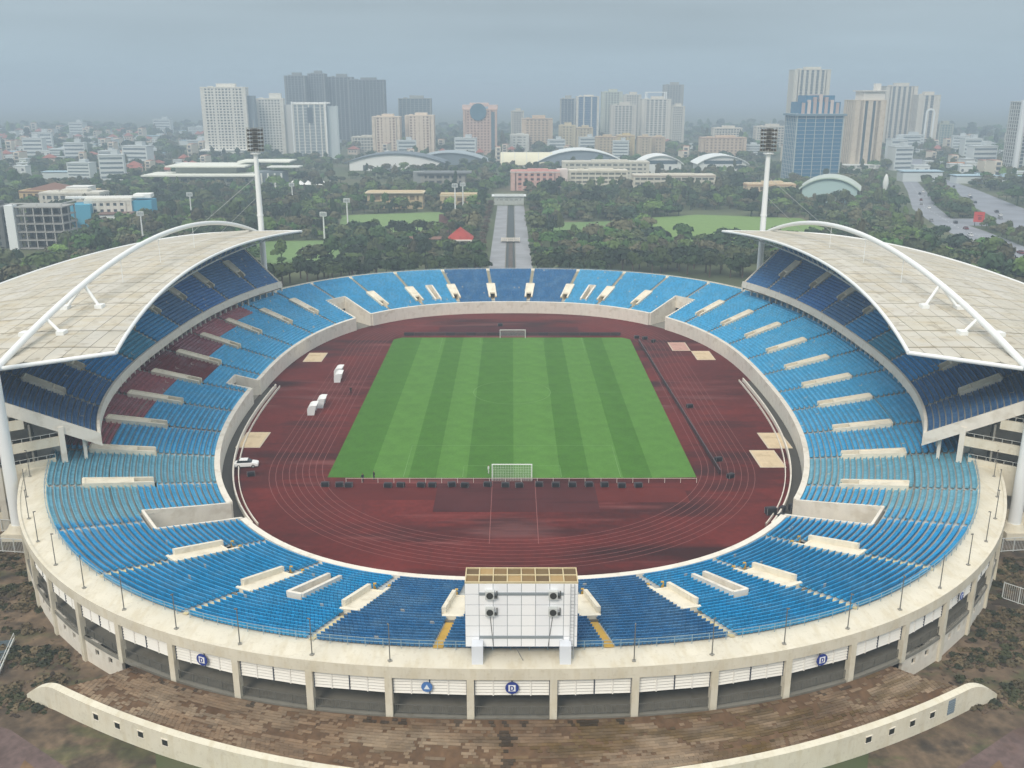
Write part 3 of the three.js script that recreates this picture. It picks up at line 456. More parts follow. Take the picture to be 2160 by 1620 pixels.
// ---------------------------------------------------------------- scoreboard seen from behind
{
  const o = thing('scoreboard', 'white panelled back of the scoreboard standing on the walkway', 'scoreboard', [1.0, 9.65, 125.9]);
  for (const x of [-4.7, 4.7]) mesh('leg', box(1.2, 2.2, 1.3, x, 0, 1.35), M('#d9dee6', 0.6), o);
  mesh('housing', box(12.0, 7.6, 3.2, 0, 1.3, -1.0), M('#8f959d', 0.7), o);
  const pm = ['#f2f4f7', '#eef0f4', '#f5f6f8'].map((c) => M(c, 0.6));
  for (let i = 0; i < 8; i++) for (let j = 0; j < 6; j++) mesh('panel', box(1.44, 1.20, 0.08, -5.25 + i * 1.5, 1.36 + j * 1.265, 0.6), pm[(i * 5 + j * 3) % 3], o);
  for (const y of [2.35, 7.55]) mesh('vent_strip', [box(9, 0.34, 0.1, 0, y, 0.66), box(9, 0.04, 0.14, 0, y + 0.15, 0.68)], M('#8f979c', 0.6), o);
  for (const x of [-3.35, 3.35]) for (const y of [5.75, 7.75]) { const f = new THREE.Group(); f.name = 'fan_unit'; f.position.set(x, y, 0.64); o.add(f); mesh('casing', box(0.95, 0.95, 0.5, 0, -0.48, 0.25), M('#c3c7c6', 0.5), f); const d = new THREE.CylinderGeometry(0.36, 0.36, 0.12, 18); d.rotateX(Math.PI / 2); d.translate(0, 0, 0.52); mesh('fan', d, DARK, f); mesh('bracket', [box(0.5, 0.1, 0.5, 0.55, -0.35, 0.2), box(0.1, 0.8, 0.1, 0.75, -0.4, 0.2)], DARKSTEEL, f); }
  mesh('ladder', [rod([5.2, 0, 0.9], [5.2, 9, 0.9], 0.04), rod([5.6, 0, 0.9], [5.6, 9, 0.9], 0.04), ...Array.from({ length: 22 }, (_, i) => rod([5.2, 0.4 * i + 0.2, 0.9], [5.6, 0.4 * i + 0.2, 0.9], 0.025))], M('#a9adb0', 0.5), o);
  mesh('cable', [rod([-3.35, 5.2, 0.68], [-3.0, 1.4, 0.68], 0.035), rod([3.35, 5.2, 0.68], [2.9, 1.4, 0.68], 0.035), rod([-0.6, 1.3, 0.7], [0.2, 0.1, 1.4], 0.03)], M('#55585c', 0.6), o);
  const rust = ['#8c7450', '#a48a60', '#6f5c40', '#b59b70', '#7a6848'].map((c) => M(c, 0.95, { map: TX.stained })), rnd = rngOf(77);
  for (let i = 0; i < 8; i++) for (let j = 0; j < 2; j++) mesh('top_tray', box(1.36, 0.06, 1.42, -5.25 + i * 1.5, 8.92, -1.75 + j * 1.55), rust[Math.floor(rnd() * 5)], o);
  const fr = []; for (let i = 0; i <= 8; i++) fr.push(box(0.12, 0.22, 3.2, -6 + i * 1.5 + (i === 0 ? 0.06 : i === 8 ? -0.06 : 0), 8.9, -1.0)); for (const z of [-2.56, -1.0, 0.56]) fr.push(box(12, 0.2, 0.12, 0, 8.905, z)); mesh('top_frame', fr, M('#dccfac', 0.8, { map: TX.stained }), o);
}
// slim dark poles along the walkway
{
  const o = thing('walkway_pole', 'slim dark pole standing on the cream walkway behind the seats', 'pole', [0, 0, 0], 0, 'poles along the walkway');
  mesh('shaft', cyl(0.07, 0.05, 4.4, 0, 0, 0, 8), M('#6d6c66', 0.6), o); mesh('foot', box(0.4, 0.12, 0.4), M('#8d8b84', 0.7), o); mesh('cap', box(0.35, 0.12, 0.12, 0.1, 4.35, 0), M('#6d6c66', 0.6), o);
  const L = BAYS.map((t) => { const f = frameAt(OUTER, t); return [f[0] + f[2] * 2.7, 9.66, f[1] + f[3] * 2.7]; }).filter((p) => p[2] > 66 && Math.abs(p[0]) > 9).filter((_, i) => i % 1 === 0);
  L.forEach((p, i) => { if (i === 0) o.position.set(...p); else copyOf(o, p, i * 0.7); });
}

// ---------------------------------------------------------------- paved bank and curved white wall at the near end
const bankOut = (x) => 137.9 - 0.00577 * x * x;
{
  const deckAt = (x) => { let lo = 0.3, hi = Math.PI / 2; for (let i = 0; i < 40; i++) { const m = (lo + hi) / 2, f = frameAt(OUTER, m); if (f[0] + f[2] * 4.2 > Math.abs(x)) lo = m; else hi = m; } const f = frameAt(OUTER, lo); return [Math.sign(x || 1) * (f[0] + f[2] * 4.2), f[1] + f[3] * 4.2]; };
  const row = (x, k) => { const xi = x * 44.5 / 52, a = deckAt(xi), b = [x, bankOut(x) - 0.4]; return [mix(a[0], b[0], k), mix(a[1], b[1], k)]; }, yAt = (k) => mix(3.72, 2.6, k) - 0.25 * Math.sin(k * Math.PI);
  const t = [], n = 90; for (let i = 0; i < n; i++) for (let j = 0; j < 4; j++) { const V = (a, b) => { const p = row(-52 + 104 * a / n, b / 4); return [p[0], yAt(b / 4), p[1]]; }; quad(t, V(i, j), V(i, j + 1), V(i + 1, j + 1), V(i + 1, j)); }
  for (const sx of [-52, 52]) for (let j = 0; j < 4; j++) { const a = row(sx, j / 4), b = row(sx, (j + 1) / 4); quad(t, [a[0], -0.05, a[1]], [a[0], yAt(j / 4), a[1]], [b[0], yAt((j + 1) / 4), b[1]], [b[0], -0.05, b[1]]); }
  const bank = setting('bank_slope', soup(t), M('#a08767', 0.95, { map: TX.paving }), 'brown paved bank sloping from the columns to the curved wall');
  const rnd = rngOf(31), list = [], pg = metric(clean(new THREE.BoxGeometry(1, 1, 1)));
  for (let i = 0; i < 190; i++) for (let j = 0; j < 19; j++) {
    const x = -51.8 + 103.6 * (i + 0.5 + (j % 2 ? 0.25 : -0.25)) / 190, k = 0.02 + 0.96 * (j + 0.5) / 19, p = row(x, k), bare = fbm(x / 60 + 0.5, k * 0.3 + 0.2, 9, 9, 3, 91), wear = fbm(x / 57 * 0.5 + 0.5, k * 0.25, 26, 26, 3, 92);
    const dirt = fbm(x / 57 * 0.5 + 0.5, k * 0.2 + 0.4, 34, 30, 4, 95); if (rnd() < 0.04 + clamp((dirt - 0.48) * 6) * 0.85) continue; const q = row(x + 0.3, k);
    list.push([p[0], yAt(k) + 0.02 + rnd() * 0.03, p[1], Math.atan2(-(q[1] - p[1]), q[0] - p[0]), bare, wear, x, k]);
  }
  const im = new THREE.InstancedMesh(pg, M('#ffffff', 0.95, { map: TX.asphalt }), list.length), m = new THREE.Matrix4(), e = new THREE.Euler(), c = new THREE.Color();
  list.forEach((q, i) => { m.compose(new THREE.Vector3(q[0], q[1], q[2]), new THREE.Quaternion().setFromEuler(e.set((rnd() - 0.5) * 0.08, q[3], (rnd() - 0.5) * 0.08)), new THREE.Vector3(0.49 + rnd() * 0.07, 0.08, 0.39 + rnd() * 0.06)); im.setMatrixAt(i, m);
    const moss = clamp((q[5] - 0.42) * 4) * clamp((q[6] + 24) / 30), tan = clamp((q[4] - 0.35) * 3); const grit = fbm(q[6] / 57 * 0.5 + 0.5, q[7] * 0.3, 60, 40, 3, 55); c.set('#967d63').lerp(new THREE.Color('#6f5729'), moss * 0.9).lerp(new THREE.Color('#b5a289'), (1 - moss * 0.6) * tan * 0.7).multiplyScalar((0.88 + 0.16 * rnd()) * (0.45 + 1.0 * grit)); const wet = Math.abs(q[6] + 1.6 - 1.2 * Math.sin(q[7] * 3)) < 0.5 + 0.9 * (1 - q[7]) * rnd() || (q[7] < 0.12 && fbm(q[6] / 60 + 0.5, 0.3, 40, 4, 3, 12) > 0.55); if (wet) c.multiplyScalar(0.35); im.setColorAt(i, c); });
  im.name = 'paving_blocks'; im.userData.kind = 'stuff'; im.castShadow = im.receiveShadow = true; bank.add(im);
  const wall = thing('curved_wall', 'curved white stained retaining wall round the brown bank', 'wall');
  const seg = (x0, x1, yt) => { const pts = []; for (let i = 0; i <= 26; i++) { const x = mix(x0, x1, i / 26); pts.push([x, bankOut(x)]); } return wallAlong(pts, 0.9, -0.05, yt); };
  for (const s of [-1, 1]) mesh('wall_section', seg(s * 0.01, s * 52.4, 3.0), M('#eeebdd', 0.8, { map: TX.stained }), wall);
  for (const s of [-1, 1]) { // pointed end running out beyond the bank
    const a = [s * 52.4, bankOut(52.4)], pts = []; for (let i = 0; i <= 8; i++) { const k = i / 8; pts.push([a[0] + s * (4.2 * k), a[1] - 2.0 * k]); } mesh('wall_end', wallAlong(pts, 0.9, -0.05, (i) => 2.99 - 2.2 * (i / 8) ** 1.8), M('#eeebdd', 0.8, { map: TX.stained }), wall);
  }
  for (const x of [-46.2, -43.2, -40.1, -37.0, 38.2, 41.2, 44.0, 46.8]) { const z = bankOut(x) + 0.42, z2 = bankOut(x + 0.3), ang = Math.atan2(-(z2 - bankOut(x)), 0.3); mesh('wall_window', [box(0.72, 0.72, 0.2, x, 1.45, z, ang)], M('#24261f', 0.8), wall); mesh('window_surround', [box(0.95, 0.08, 0.3, x, 2.18, z, ang), box(0.95, 0.08, 0.3, x, 1.36, z, ang)], WHITE, wall); }
  mesh('louvre_grille', [box(1.2, 1.9, 0.2, 49.6, 0.8, bankOut(49.6) + 0.42, 0.52), ...[0.3, 0.6, 0.9, 1.2, 1.5].map((q) => box(1.25, 0.08, 0.28, 49.6, 0.8 + q, bankOut(49.6) + 0.44, 0.52))], M('#7d8b94', 0.6), wall);
}

// ---------------------------------------------------------------- things on the track and pitch
{
  const o = thing('football_goal', 'white football goal with net on the goal line before the scoreboard end', 'goal', [0, 0, 52.4], 0, 'football goals');
  mesh('post', cyl(0.09, 0.09, 2.44, -3.66, 0, 0, 10), STEEL, o); mesh('post', cyl(0.09, 0.09, 2.44, 3.66, 0, 0, 10), STEEL, o); mesh('crossbar', rod([-3.75, 2.44, 0], [3.75, 2.44, 0], 0.09, 0.09, 10), STEEL, o);
  for (const s of [-1, 1]) mesh('stanchion', [rod([s * 3.66, 2.4, 0], [s * 3.66, 2.2, 1.0], 0.04), rod([s * 3.66, 2.2, 1.0], [s * 3.66, 0, 2.0], 0.04), rod([s * 3.66, 0.04, 0], [s * 3.66, 0.04, 2.0], 0.04)], STEEL, o);
  const n = []; for (let i = 0; i <= 24; i++) { const x = -3.66 + 7.32 * i / 24; n.push(rod([x, 2.4, 0], [x, 2.2, 1], 0.016, 0.016, 4), rod([x, 2.2, 1], [x, 0, 2], 0.016, 0.016, 4)); }
  for (let j = 0; j <= 8; j++) { const k = j / 8; n.push(rod([-3.66, mix(2.2, 0, k), mix(1, 2, k)], [3.66, mix(2.2, 0, k), mix(1, 2, k)], 0.016, 0.016, 4)); for (const s of [-1, 1]) n.push(rod([s * 3.66, mix(2.3, 0, k), 0], [s * 3.66, mix(2.3, 0, k), mix(0.9, 2, k)], 0.016, 0.016, 4)); }
  mesh('net', n, M('#d7dcd7', 0.8), o, { stuff: true });
  copyOf(o, [0.2, 0, -52.4], Math.PI, 'white football goal with net before the far dark advertising boards');
}
{ // covered jumping pits
  const L = [[-53, -31.2, 'far cream pit cover by the maroon stand, beside the white dugouts'], [-53.1, 32.8, 'cream pit cover by the maroon stand, beside the dark moat strip'], [51.9, -33.1, 'cream pit cover by the highway stand, in line with the dugouts'], [46.9, -42.6, 'worn pinkish pit cover near the black equipment by the far boards'], [53.8, 33.2, 'cream pit cover by the highway stand next to the track rail'], [49.7, 43.4, 'cream pit cover by the highway stand nearer the outer lanes']];
  L.forEach(([x, z, label], i) => { const o = thing('pit_cover', label, 'pit cover', [x, 0, z], 0, 'pit covers'), rnd = rngOf(300 + i); const c = i === 3 ? '#cfa69e' : '#e2d0b2'; mesh('rim', [box(4.5, 0.08, 0.25, 0, 0, -4.4), box(4.5, 0.08, 0.25, 0, 0, 4.4), box(0.25, 0.08, 9.04, -2.37, 0, 0), box(0.25, 0.08, 9.04, 2.37, 0, 0)], M('#cfc3ae', 0.9), o); for (let a = 0; a < 2; a++) for (let b = 0; b < 3; b++) mesh('mat', box(2.2, 0.07 + 0.04 * rnd(), 2.88, -1.11 + a * 2.22, 0, -2.9 + b * 2.9), M(c, 0.95, { map: TX.concrete }), o); });
}
{ // team shelters
  const prof = new THREE.Shape(); prof.moveTo(-1.1, 0); prof.lineTo(-1.1, 1.2); prof.quadraticCurveTo(-1.0, 2.1, 0, 2.2); prof.lineTo(1.0, 2.2); prof.lineTo(1.0, 2.1); prof.lineTo(0, 2.1); prof.quadraticCurveTo(-0.95, 2.0, -1.02, 1.2); prof.lineTo(-1.02, 0);
  const o = thing('team_shelter', 'white rounded team shelter on the track, of the pair nearer the far goal', 'shelter', [-43.6, 0, -14.6], 0, 'team shelters');
  const sh = new THREE.ExtrudeGeometry(prof, { depth: 3.6, bevelEnabled: false, curveSegments: 8 }); sh.translate(0, 0, -1.8); mesh('canopy', sh, M('#eef0ef', 0.5), o);
  for (const z of [-1.8, 1.74]) { const s = new THREE.Shape(); s.moveTo(-1.05, 0); s.lineTo(-1.05, 1.2); s.quadraticCurveTo(-0.95, 2.1, 0, 2.14); s.lineTo(0.9, 2.14); s.lineTo(0.4, 0); const g = new THREE.ExtrudeGeometry(s, { depth: 0.06, bevelEnabled: false }); g.translate(0, 0, z); mesh('end_panel', g, M('#dfe4e6', 0.4), o); }
  mesh('bench', [box(0.5, 0.08, 3.4, -0.5, 0.45, 0), box(0.08, 0.45, 3.2, -0.35, 0, 0)], M('#35577a', 0.6), o);
  copyOf(o, [-42.8, 0, -9.6], 0.06); for (const [x, z] of [[-43.2, 10.4], [-44.2, 15.4]]) copyOf(o, [x, 0, z], 0.05, 'white rounded team shelter on the track, of the pair nearer the scoreboard');
}
{ // advertising boards
  const far = thing('advertising_boards', 'long low dark advertising boards behind the far goal', 'advertising board'), rnd = rngOf(41), mm = ['#3a2e2f', '#453234', '#332b2e'].map((c) => M(c, 0.4));
  for (let i = 0; i < 21; i++) { mesh('board', box(2.96, 0.95, 0.14, -30.2 + i * 3.03, 0.03, -55.4), mm[Math.floor(rnd() * 3)], far); mesh('stand', box(0.1, 0.8, 0.8, -30.2 + i * 3.03, 0.02, -55.9), DARKSTEEL, far); }
  const rt = thing('advertising_boards', 'long line of dark advertising boards along the highway side touchline', 'advertising board');
  for (let i = 0; i < 32; i++) { const k = (i + 0.5) / 32, z = mix(-47, 51.5, k), x = mix(36.2, 38.8, k); mesh('board', box(0.22, 1.0, 2.98, x, 0.03, z, 0.026), mm[Math.floor(rnd() * 3)], rt); mesh('stand', box(0.5, 0.06, 0.1, x + 0.3, 0.02, z), DARKSTEEL, rt); }
  const rope = thing('rope_barrier', 'low white rope barrier on thin posts behind the goal line', 'barrier');
  for (let i = 0; i <= 22; i++) mesh('post', cyl(0.05, 0.04, 0.95, -30.3 + 64 * i / 22, 0, 55.3, 6), M('#d9d3cc', 0.7), rope);
  mesh('rope', rod([-30.3, 0.88, 55.3], [33.7, 0.88, 55.3], 0.035), M('#d9c9c2', 0.7), rope);
}
const caseProto = (() => {
  const o = thing('equipment_case', 'black equipment case on the red track behind the rope barrier', 'case', [0, 0, 0], 0, 'equipment cases');
  mesh('body', [box(1.35, 0.5, 0.75, 0, 0.1, 0)], BLACK, o); mesh('lid', [box(1.38, 0.24, 0.78, 0, 0.62, 0), box(1.0, 0.05, 0.5, 0, 0.86, 0)], M('#232327', 0.5), o);
  for (const x of [-0.55, 0.55]) mesh('castor', [box(0.14, 0.12, 0.6, x, 0, 0)], M('#505055', 0.6), o); mesh('corner_trim', [-0.69, 0.69].flatMap((x) => [-0.39, 0.39].map((z) => box(0.05, 0.74, 0.05, x, 0.1, z))), M('#8c8c8e', 0.4), o);
  return o;
})();
{
  const xs = [-33.8, -31.2, -29.5, -22.4, -20.1, -16.4, -14.4, -10.9, -8.5, -4.4, -1.2, 1.3, 4.9, 7.9, 10.9, 13.9, 16.7, 19.8, 22.8], rnd = rngOf(8);
  xs.forEach((x, i) => { const p = [x, 0, 57.2 + (rnd() - 0.5) * 0.6], a = (rnd() - 0.5) * 0.5; if (!i) { caseProto.position.set(...p); caseProto.rotation.y = a; } else copyOf(caseProto, p, a); });
  for (const [x, z] of [[40.4, 53], [39.9, 44.6], [40.2, 11.8], [36.2, -52], [38.4, -50.8], [40.4, -47.5]]) copyOf(caseProto, [x, 0, z], rnd(), 'black equipment case beside the touchline advertising boards');
  copyOf(caseProto, [-48.5, 0, 52.1], 0.3, 'black equipment case near the parked white car');
  copyOf(caseProto, [-3.6, 0, -67.3], 0.1, 'black equipment case alone on the track beyond the far goal');
  for (const [x, z, a, k] of [[43.7, 69, 0.2, 1.3], [45.9, 68, 0.9, 1], [48.5, 70.3, 0.1, 1.2], [44.4, 74.6, 0.5, 1.3], [46.8, 73.9, 1.2, 1.1], [50.1, 68.6, 0, 1], [44.8, 71, 0.7, 1], [48.0, 67.4, 0.3, 1.2], [47, 71.6, 0.4, 1]]) copyOf(caseProto, [x, 0, z], a, 'black equipment case in the heap by the corner tunnel', [k, k * 1.15, k]);
}
// ---------------------------------------------------------------- cars
function carGeo() {
  const s = new THREE.Shape(); s.moveTo(-2.15, 0.35); s.lineTo(-2.2, 0.75); s.quadraticCurveTo(-2.1, 0.95, -1.7, 0.98); s.lineTo(1.0, 0.98); s.quadraticCurveTo(2.0, 0.92, 2.18, 0.7); s.lineTo(2.2, 0.35); s.lineTo(-2.15, 0.35);
  const b = new THREE.ExtrudeGeometry(s, { depth: 1.6, bevelEnabled: true, bevelSize: 0.06, bevelThickness: 0.08, bevelSegments: 2, curveSegments: 5 }); b.translate(0, 0, -0.8);
  const c = new THREE.Shape(); c.moveTo(-1.75, 0.96); c.quadraticCurveTo(-1.5, 1.42, -1.1, 1.46); c.lineTo(0.25, 1.46); c.quadraticCurveTo(0.6, 1.42, 1.15, 0.96);
  const k = new THREE.ExtrudeGeometry(c, { depth: 1.4, bevelEnabled: true, bevelSize: 0.04, bevelThickness: 0.06, bevelSegments: 1, curveSegments: 5 }); k.translate(0, 0, -0.7); return [b, k];
}
const CG = carGeo().map((g) => metric(clean(g))), roofG = metric(clean(box(1.5, 0.06, 1.42, -0.42, 1.49, 0))), wheelG = (() => { const g = new THREE.CylinderGeometry(0.33, 0.33, 0.22, 14); g.rotateX(Math.PI / 2); return metric(clean(g)); })(), rimG = (() => { const g = new THREE.CylinderGeometry(0.2, 0.2, 0.24, 10); g.rotateX(Math.PI / 2); return metric(clean(g)); })();
const lampG = metric(clean(box(0.08, 0.14, 0.32)));
function car(x, y, z, turn, colour, label, group) {
  const o = thing('car', label, 'car', [x, y, z], turn, group), add = (n, g, m, p = [0, 0, 0]) => { const q = new THREE.Mesh(g, m); q.name = n; q.position.set(...p); q.castShadow = q.receiveShadow = true; o.add(q); return q; };
  add('body', CG[0], M(colour, 0.3)); add('cabin_glass', CG[1], M('#1d262c', 0.15)); add('roof', roofG, M(colour, 0.3));
  for (const wx of [-1.35, 1.35]) for (const wz of [-0.8, 0.8]) { const w = add('wheel', wheelG, BLACK, [wx, 0.33, wz]); const r = new THREE.Mesh(rimG, M('#a4a7a9', 0.4)); r.name = 'rim'; w.add(r); }
  for (const wz of [-0.6, 0.6]) { add('headlight', lampG, M('#d8dee0', 0.2), [2.22, 0.62, wz]); add('tail_light', lampG, M('#7d1c1a', 0.3), [-2.22, 0.66, wz]); }
  return o;
}
car(-50.6, 0.01, 47.4, 0.12, '#eceeee', 'white car parked on the track beside the low white rail');

// ---------------------------------------------------------------- people
function person(x, z, turn, top, legs, label, stride) {
  const H2 = 1.74, J = { head: [0, 1.62, 0.01, 0.105], neck: [0, 1.47, 0, 0.06], chest: [0, 1.28, 0, 0.15], hip: [0, 0.95, 0, 0.135], sl: [-0.19, 1.40, 0, 0.06], sr: [0.19, 1.40, 0, 0.06], el: [-0.25, 1.13, -0.02, 0.048], er: [0.25, 1.13, -0.02, 0.048], wl: [-0.24, 0.90, 0.08, 0.038], wr: [0.24, 0.90, 0.08, 0.038], hl: [-0.1, 0.92, 0, 0.095], hr: [0.1, 0.92, 0, 0.095], kl: [-0.11, 0.5, 0.05 + stride * 0.12, 0.066], kr: [0.11, 0.5, 0.03 - stride * 0.10, 0.066], al: [-0.11, 0.08, stride * 0.16, 0.045], ar: [0.11, 0.08, -stride * 0.22, 0.045], tl: [-0.12, 0.04, 0.15 + stride * 0.16, 0.04], tr: [0.12, 0.04, 0.14 - stride * 0.22, 0.04] };
  const bones = ['head neck', 'neck chest', 'chest hip', 'chest sl', 'chest sr', 'sl el', 'sr er', 'el wl', 'er wr', 'hip hl', 'hip hr', 'hl kl', 'hr kr', 'kl al', 'kr ar', 'al tl', 'ar tr'].map((b) => b.split(' ').map((n) => J[n]));
  const R = 44, mc = new MarchingCubes(R, new THREE.MeshStandardMaterial(), false, false, 60000); mc.isolation = 0;
  for (let k = 0; k < R; k++) for (let j = 0; j < R; j++) for (let i = 0; i < R; i++) {
    const px = (i / R * 2 - 1), py = (j / R * 2 - 1) + 0.88, pz = (k / R * 2 - 1); let d = 9;
    for (const [a, b] of bones) { const ux = b[0] - a[0], uy = b[1] - a[1], uz = b[2] - a[2], t = clamp(((px - a[0]) * ux + (py - a[1]) * uy + (pz - a[2]) * uz) / (ux * ux + uy * uy + uz * uz)), q = Math.hypot(px - a[0] - ux * t, py - a[1] - uy * t, pz - a[2] - uz * t) - mix(a[3], b[3], t), h = clamp(0.5 + 0.5 * (d - q) / 0.04); d = mix(d, q, h) - 0.04 * h * (1 - h); }
    mc.field[i + j * R + k * R * R] = -d;
  }
  mc.update(); const n = mc.count, g = new THREE.BufferGeometry(); g.setAttribute('position', new THREE.BufferAttribute(mc.positionArray.slice(0, n * 3), 3)); g.translate(0, 0.88, 0); g.computeVertexNormals();
  const col = new Float32Array(n * 3), C = (c) => new THREE.Color(c), ct = C(top), cl = C(legs), skin = C('#a87c62'), hair = C('#1c1815'), shoe = C('#26262a');
  for (let i = 0; i < n; i++) { const X = g.attributes.position.getX(i), y = g.attributes.position.getY(i), Z = g.attributes.position.getZ(i), c = y > 1.66 || (y > 1.56 && Z < -0.03) ? hair : y > 1.48 ? skin : y < 0.09 ? shoe : y < 0.96 && Math.abs(X) > 0.2 ? skin : y < 0.97 ? cl : ct; col.set([c.r, c.g, c.b], i * 3); }
  g.setAttribute('color', new THREE.BufferAttribute(col, 3)); const m = new THREE.Mesh(g, new THREE.MeshStandardMaterial({ vertexColors: true, roughness: 0.9 })); m.name = numbered('person'); m.position.set(x, 0, z); m.rotation.y = turn; m.castShadow = m.receiveShadow = true; tag(m, label, 'person'); scene.add(m);
}
person(-27.3, 55.0, 0.6, '#23262e', '#1d2026', 'person in dark clothes beside the rope barrier, nearer the corner', 0.3);
person(-25.4, 53.8, -0.8, '#1f2a24', '#22252b', 'person in dark green top standing on the goal line', 0.1);
person(-4.4, 50.9, 1.2, '#e6e8e6', '#d5d8d6', 'person in white clothes beside the near goal', 0.5);
person(-57.2, -1.9, 2.1, '#22242a', '#1c1e22', 'person in dark clothes beside the white players tunnel', 0.2);
person(-38.2, 1.1, 0.2, '#26221f', '#1d1d20', 'person in dark clothes on the track between the shelters', 0.9);

// ---------------------------------------------------------------- trees
function crownGeo(seed, r, hgt, leaves, leaf) {
  const rnd = rngOf(seed), t = [], lobes = []; const nl = 7 + Math.floor(rnd() * 4);
  for (let i = 0; i < nl; i++) { const a = rnd() * tau, q = Math.sqrt(rnd()) * r * 0.62; lobes.push([Math.cos(a) * q, (0.25 + 0.55 * rnd() * (1 - q / r * 0.5)) * hgt, Math.sin(a) * q, r * (0.36 + 0.22 * rnd())]); }
  lobes.push([0, hgt * 0.62, 0, r * 0.55]);
  for (let i = 0; i < leaves; i++) {
    const l = lobes[Math.floor(rnd() * lobes.length)], u = rnd() * 2 - 1, a = rnd() * tau, w = Math.sqrt(1 - u * u), rr = l[3] * (0.72 + 0.34 * rnd()), n = [w * Math.cos(a), Math.abs(u) * 0.9 - 0.12 + (u < -0.4 ? u * 0.6 : 0), w * Math.sin(a)];
    const c = [l[0] + n[0] * rr, l[1] + n[1] * rr * 0.85, l[2] + n[2] * rr], s = leaf * (0.6 + 0.8 * rnd());
    const N = new THREE.Vector3(n[0] + (rnd() - 0.5) * 1.1, n[1] + 0.25 + (rnd() - 0.5) * 1.1, n[2] + (rnd() - 0.5) * 1.1).normalize(), U = new THREE.Vector3(rnd() - 0.5, rnd() - 0.5, rnd() - 0.5).cross(N).normalize().multiplyScalar(s), V = N.clone().cross(U).normalize().multiplyScalar(s * 0.75);
    const P = (p, q) => [c[0] + U.x * p + V.x * q, c[1] + U.y * p + V.y * q, c[2] + U.z * p + V.z * q]; quad(t, P(-1, -0.6), P(0.6, -1), P(1, 0.7), P(-0.5, 1));
  }
  return metric(soup(t));
}
function trunkGeo(seed, h, top) { const rnd = rngOf(seed), g = [cyl(0.28, 0.16, h, 0, 0, 0, 7)]; for (let i = 0; i < 5; i++) { const a = rnd() * tau, y = h * (0.6 + 0.35 * rnd()); g.push(rod([0, y, 0], [Math.cos(a) * top * 0.5, y + top * (0.3 + 0.3 * rnd()), Math.sin(a) * top * 0.5], 0.1, 0.04, 5)); } return metric(mergeGeometries(g.map(clean))); }
const GREENS = ['#2a3d24', '#324629', '#233422', '#3d4c2a', '#364228', '#293b27'].map((c) => M(c, 0.95)), BARK = M('#57493d', 0.95);
const CROWNS = [0, 1, 2, 3].map((i) => crownGeo(500 + i, 3.6 + (i % 3) * 0.4, 6.0 + (i % 2), 420, 0.55)), TRUNKS = [0, 1, 2, 3].map((i) => trunkGeo(700 + i, 4.2, 3.5));
const BUSHY = [0, 1].map((i) => crownGeo(560 + i, 3.1, 5.2, 260, 0.34));
function tree(x, z, k, v, mat, label, group, name = 'broadleaf_tree', crown = CROWNS[v % 4], lift = 1.3) {
  const o = thing(name, label, 'tree', [x, 0, z], (x * 7.3 + z * 3.1) % 6.28, group), T = new THREE.Mesh(TRUNKS[v % 4], BARK), C = new THREE.Mesh(crown, mat); T.name = 'trunk'; C.name = 'crown'; C.position.y = lift; o.scale.setScalar(k);
  for (const q of [T, C]) { q.castShadow = q.receiveShadow = true; o.add(q); } return o;
}
const keepOut = [];                                                 // rectangles [x0, x1, z0, z1] and polygons without trees
const inPoly = (x, z, p) => { let c = false; for (let i = 0, j = p.length - 1; i < p.length; j = i++) if ((p[i][1] > z) !== (p[j][1] > z) && x < (p[j][0] - p[i][0]) * (z - p[i][1]) / (p[j][1] - p[i][1]) + p[i][0]) c = !c; return c; };
const free = (x, z) => keepOut.every((k) => (k.poly ? !inPoly(x, z, k.poly) : !(x > k[0] && x < k[1] && z > k[2] && z < k[3])));

// ---------------------------------------------------------------- fields, boulevard, highway
const FIELD1 = [[-124, -242], [-86, -246], [-72, -186], [-104, -178]], FIELD2 = [[-100, -345], [-41, -362], [-31, -273], [-86, -256]], FIELD3 = [[70, -330], [109, -348], [165, -332], [165, -238], [70, -236]], FIELD4 = [[19, -312], [58, -318], [62, -252], [22, -250]];
const fieldMat = (c) => M(c, 0.95, { map: TX.grass });
setting('training_field', sheet(FIELD1, 0.01), fieldMat('#76965a'), 'mown green training field behind the maroon stand roof tip'); setting('training_field', sheet(FIELD2, 0.01), fieldMat('#7c9a5c'), 'large pale green training field beside the boulevard trees');
setting('meadow', [sheet(FIELD3, 0.01)], fieldMat('#7a9a50'), 'bright green open meadow in the wood by the highway stand'); setting('meadow', [sheet(FIELD4, 0.01)], fieldMat('#6f8f52'), 'small green clearing in the wood beside the boulevard');
setting('far_meadow', [sheet([[-430, -560], [-330, -560], [-310, -520], [-400, -510]], 0.01), sheet([[-520, -700], [-420, -710], [-410, -670], [-500, -660]], 0.01)], fieldMat('#7f9a66'), 'pale far meadows among the low houses');
for (const p of [FIELD1, FIELD2, FIELD3, FIELD4]) keepOut.push({ poly: p });
setting('clay_court', sheet([[-43, -350], [-36, -352], [-27, -262], [-37, -262]], 0.014), M('#8f5a4d', 0.9, { map: TX.paving }), 'red brown running strip beside the training field');
setting('boulevard_road', [sheet([[-9.6, -118], [-2.9, -118], [-2.9, -396], [-9.3, -396]], 0.004), sheet([[1.5, -118], [8.6, -118], [7.6, -396], [1.5, -396]], 0.004), sheet([[-2.9, -118], [1.5, -118], [1.5, -150], [-2.9, -150]], 0.004)], M('#a3a6ab', 0.75, { map: TX.asphalt }), 'pale grey double boulevard leading straight from the stadium');
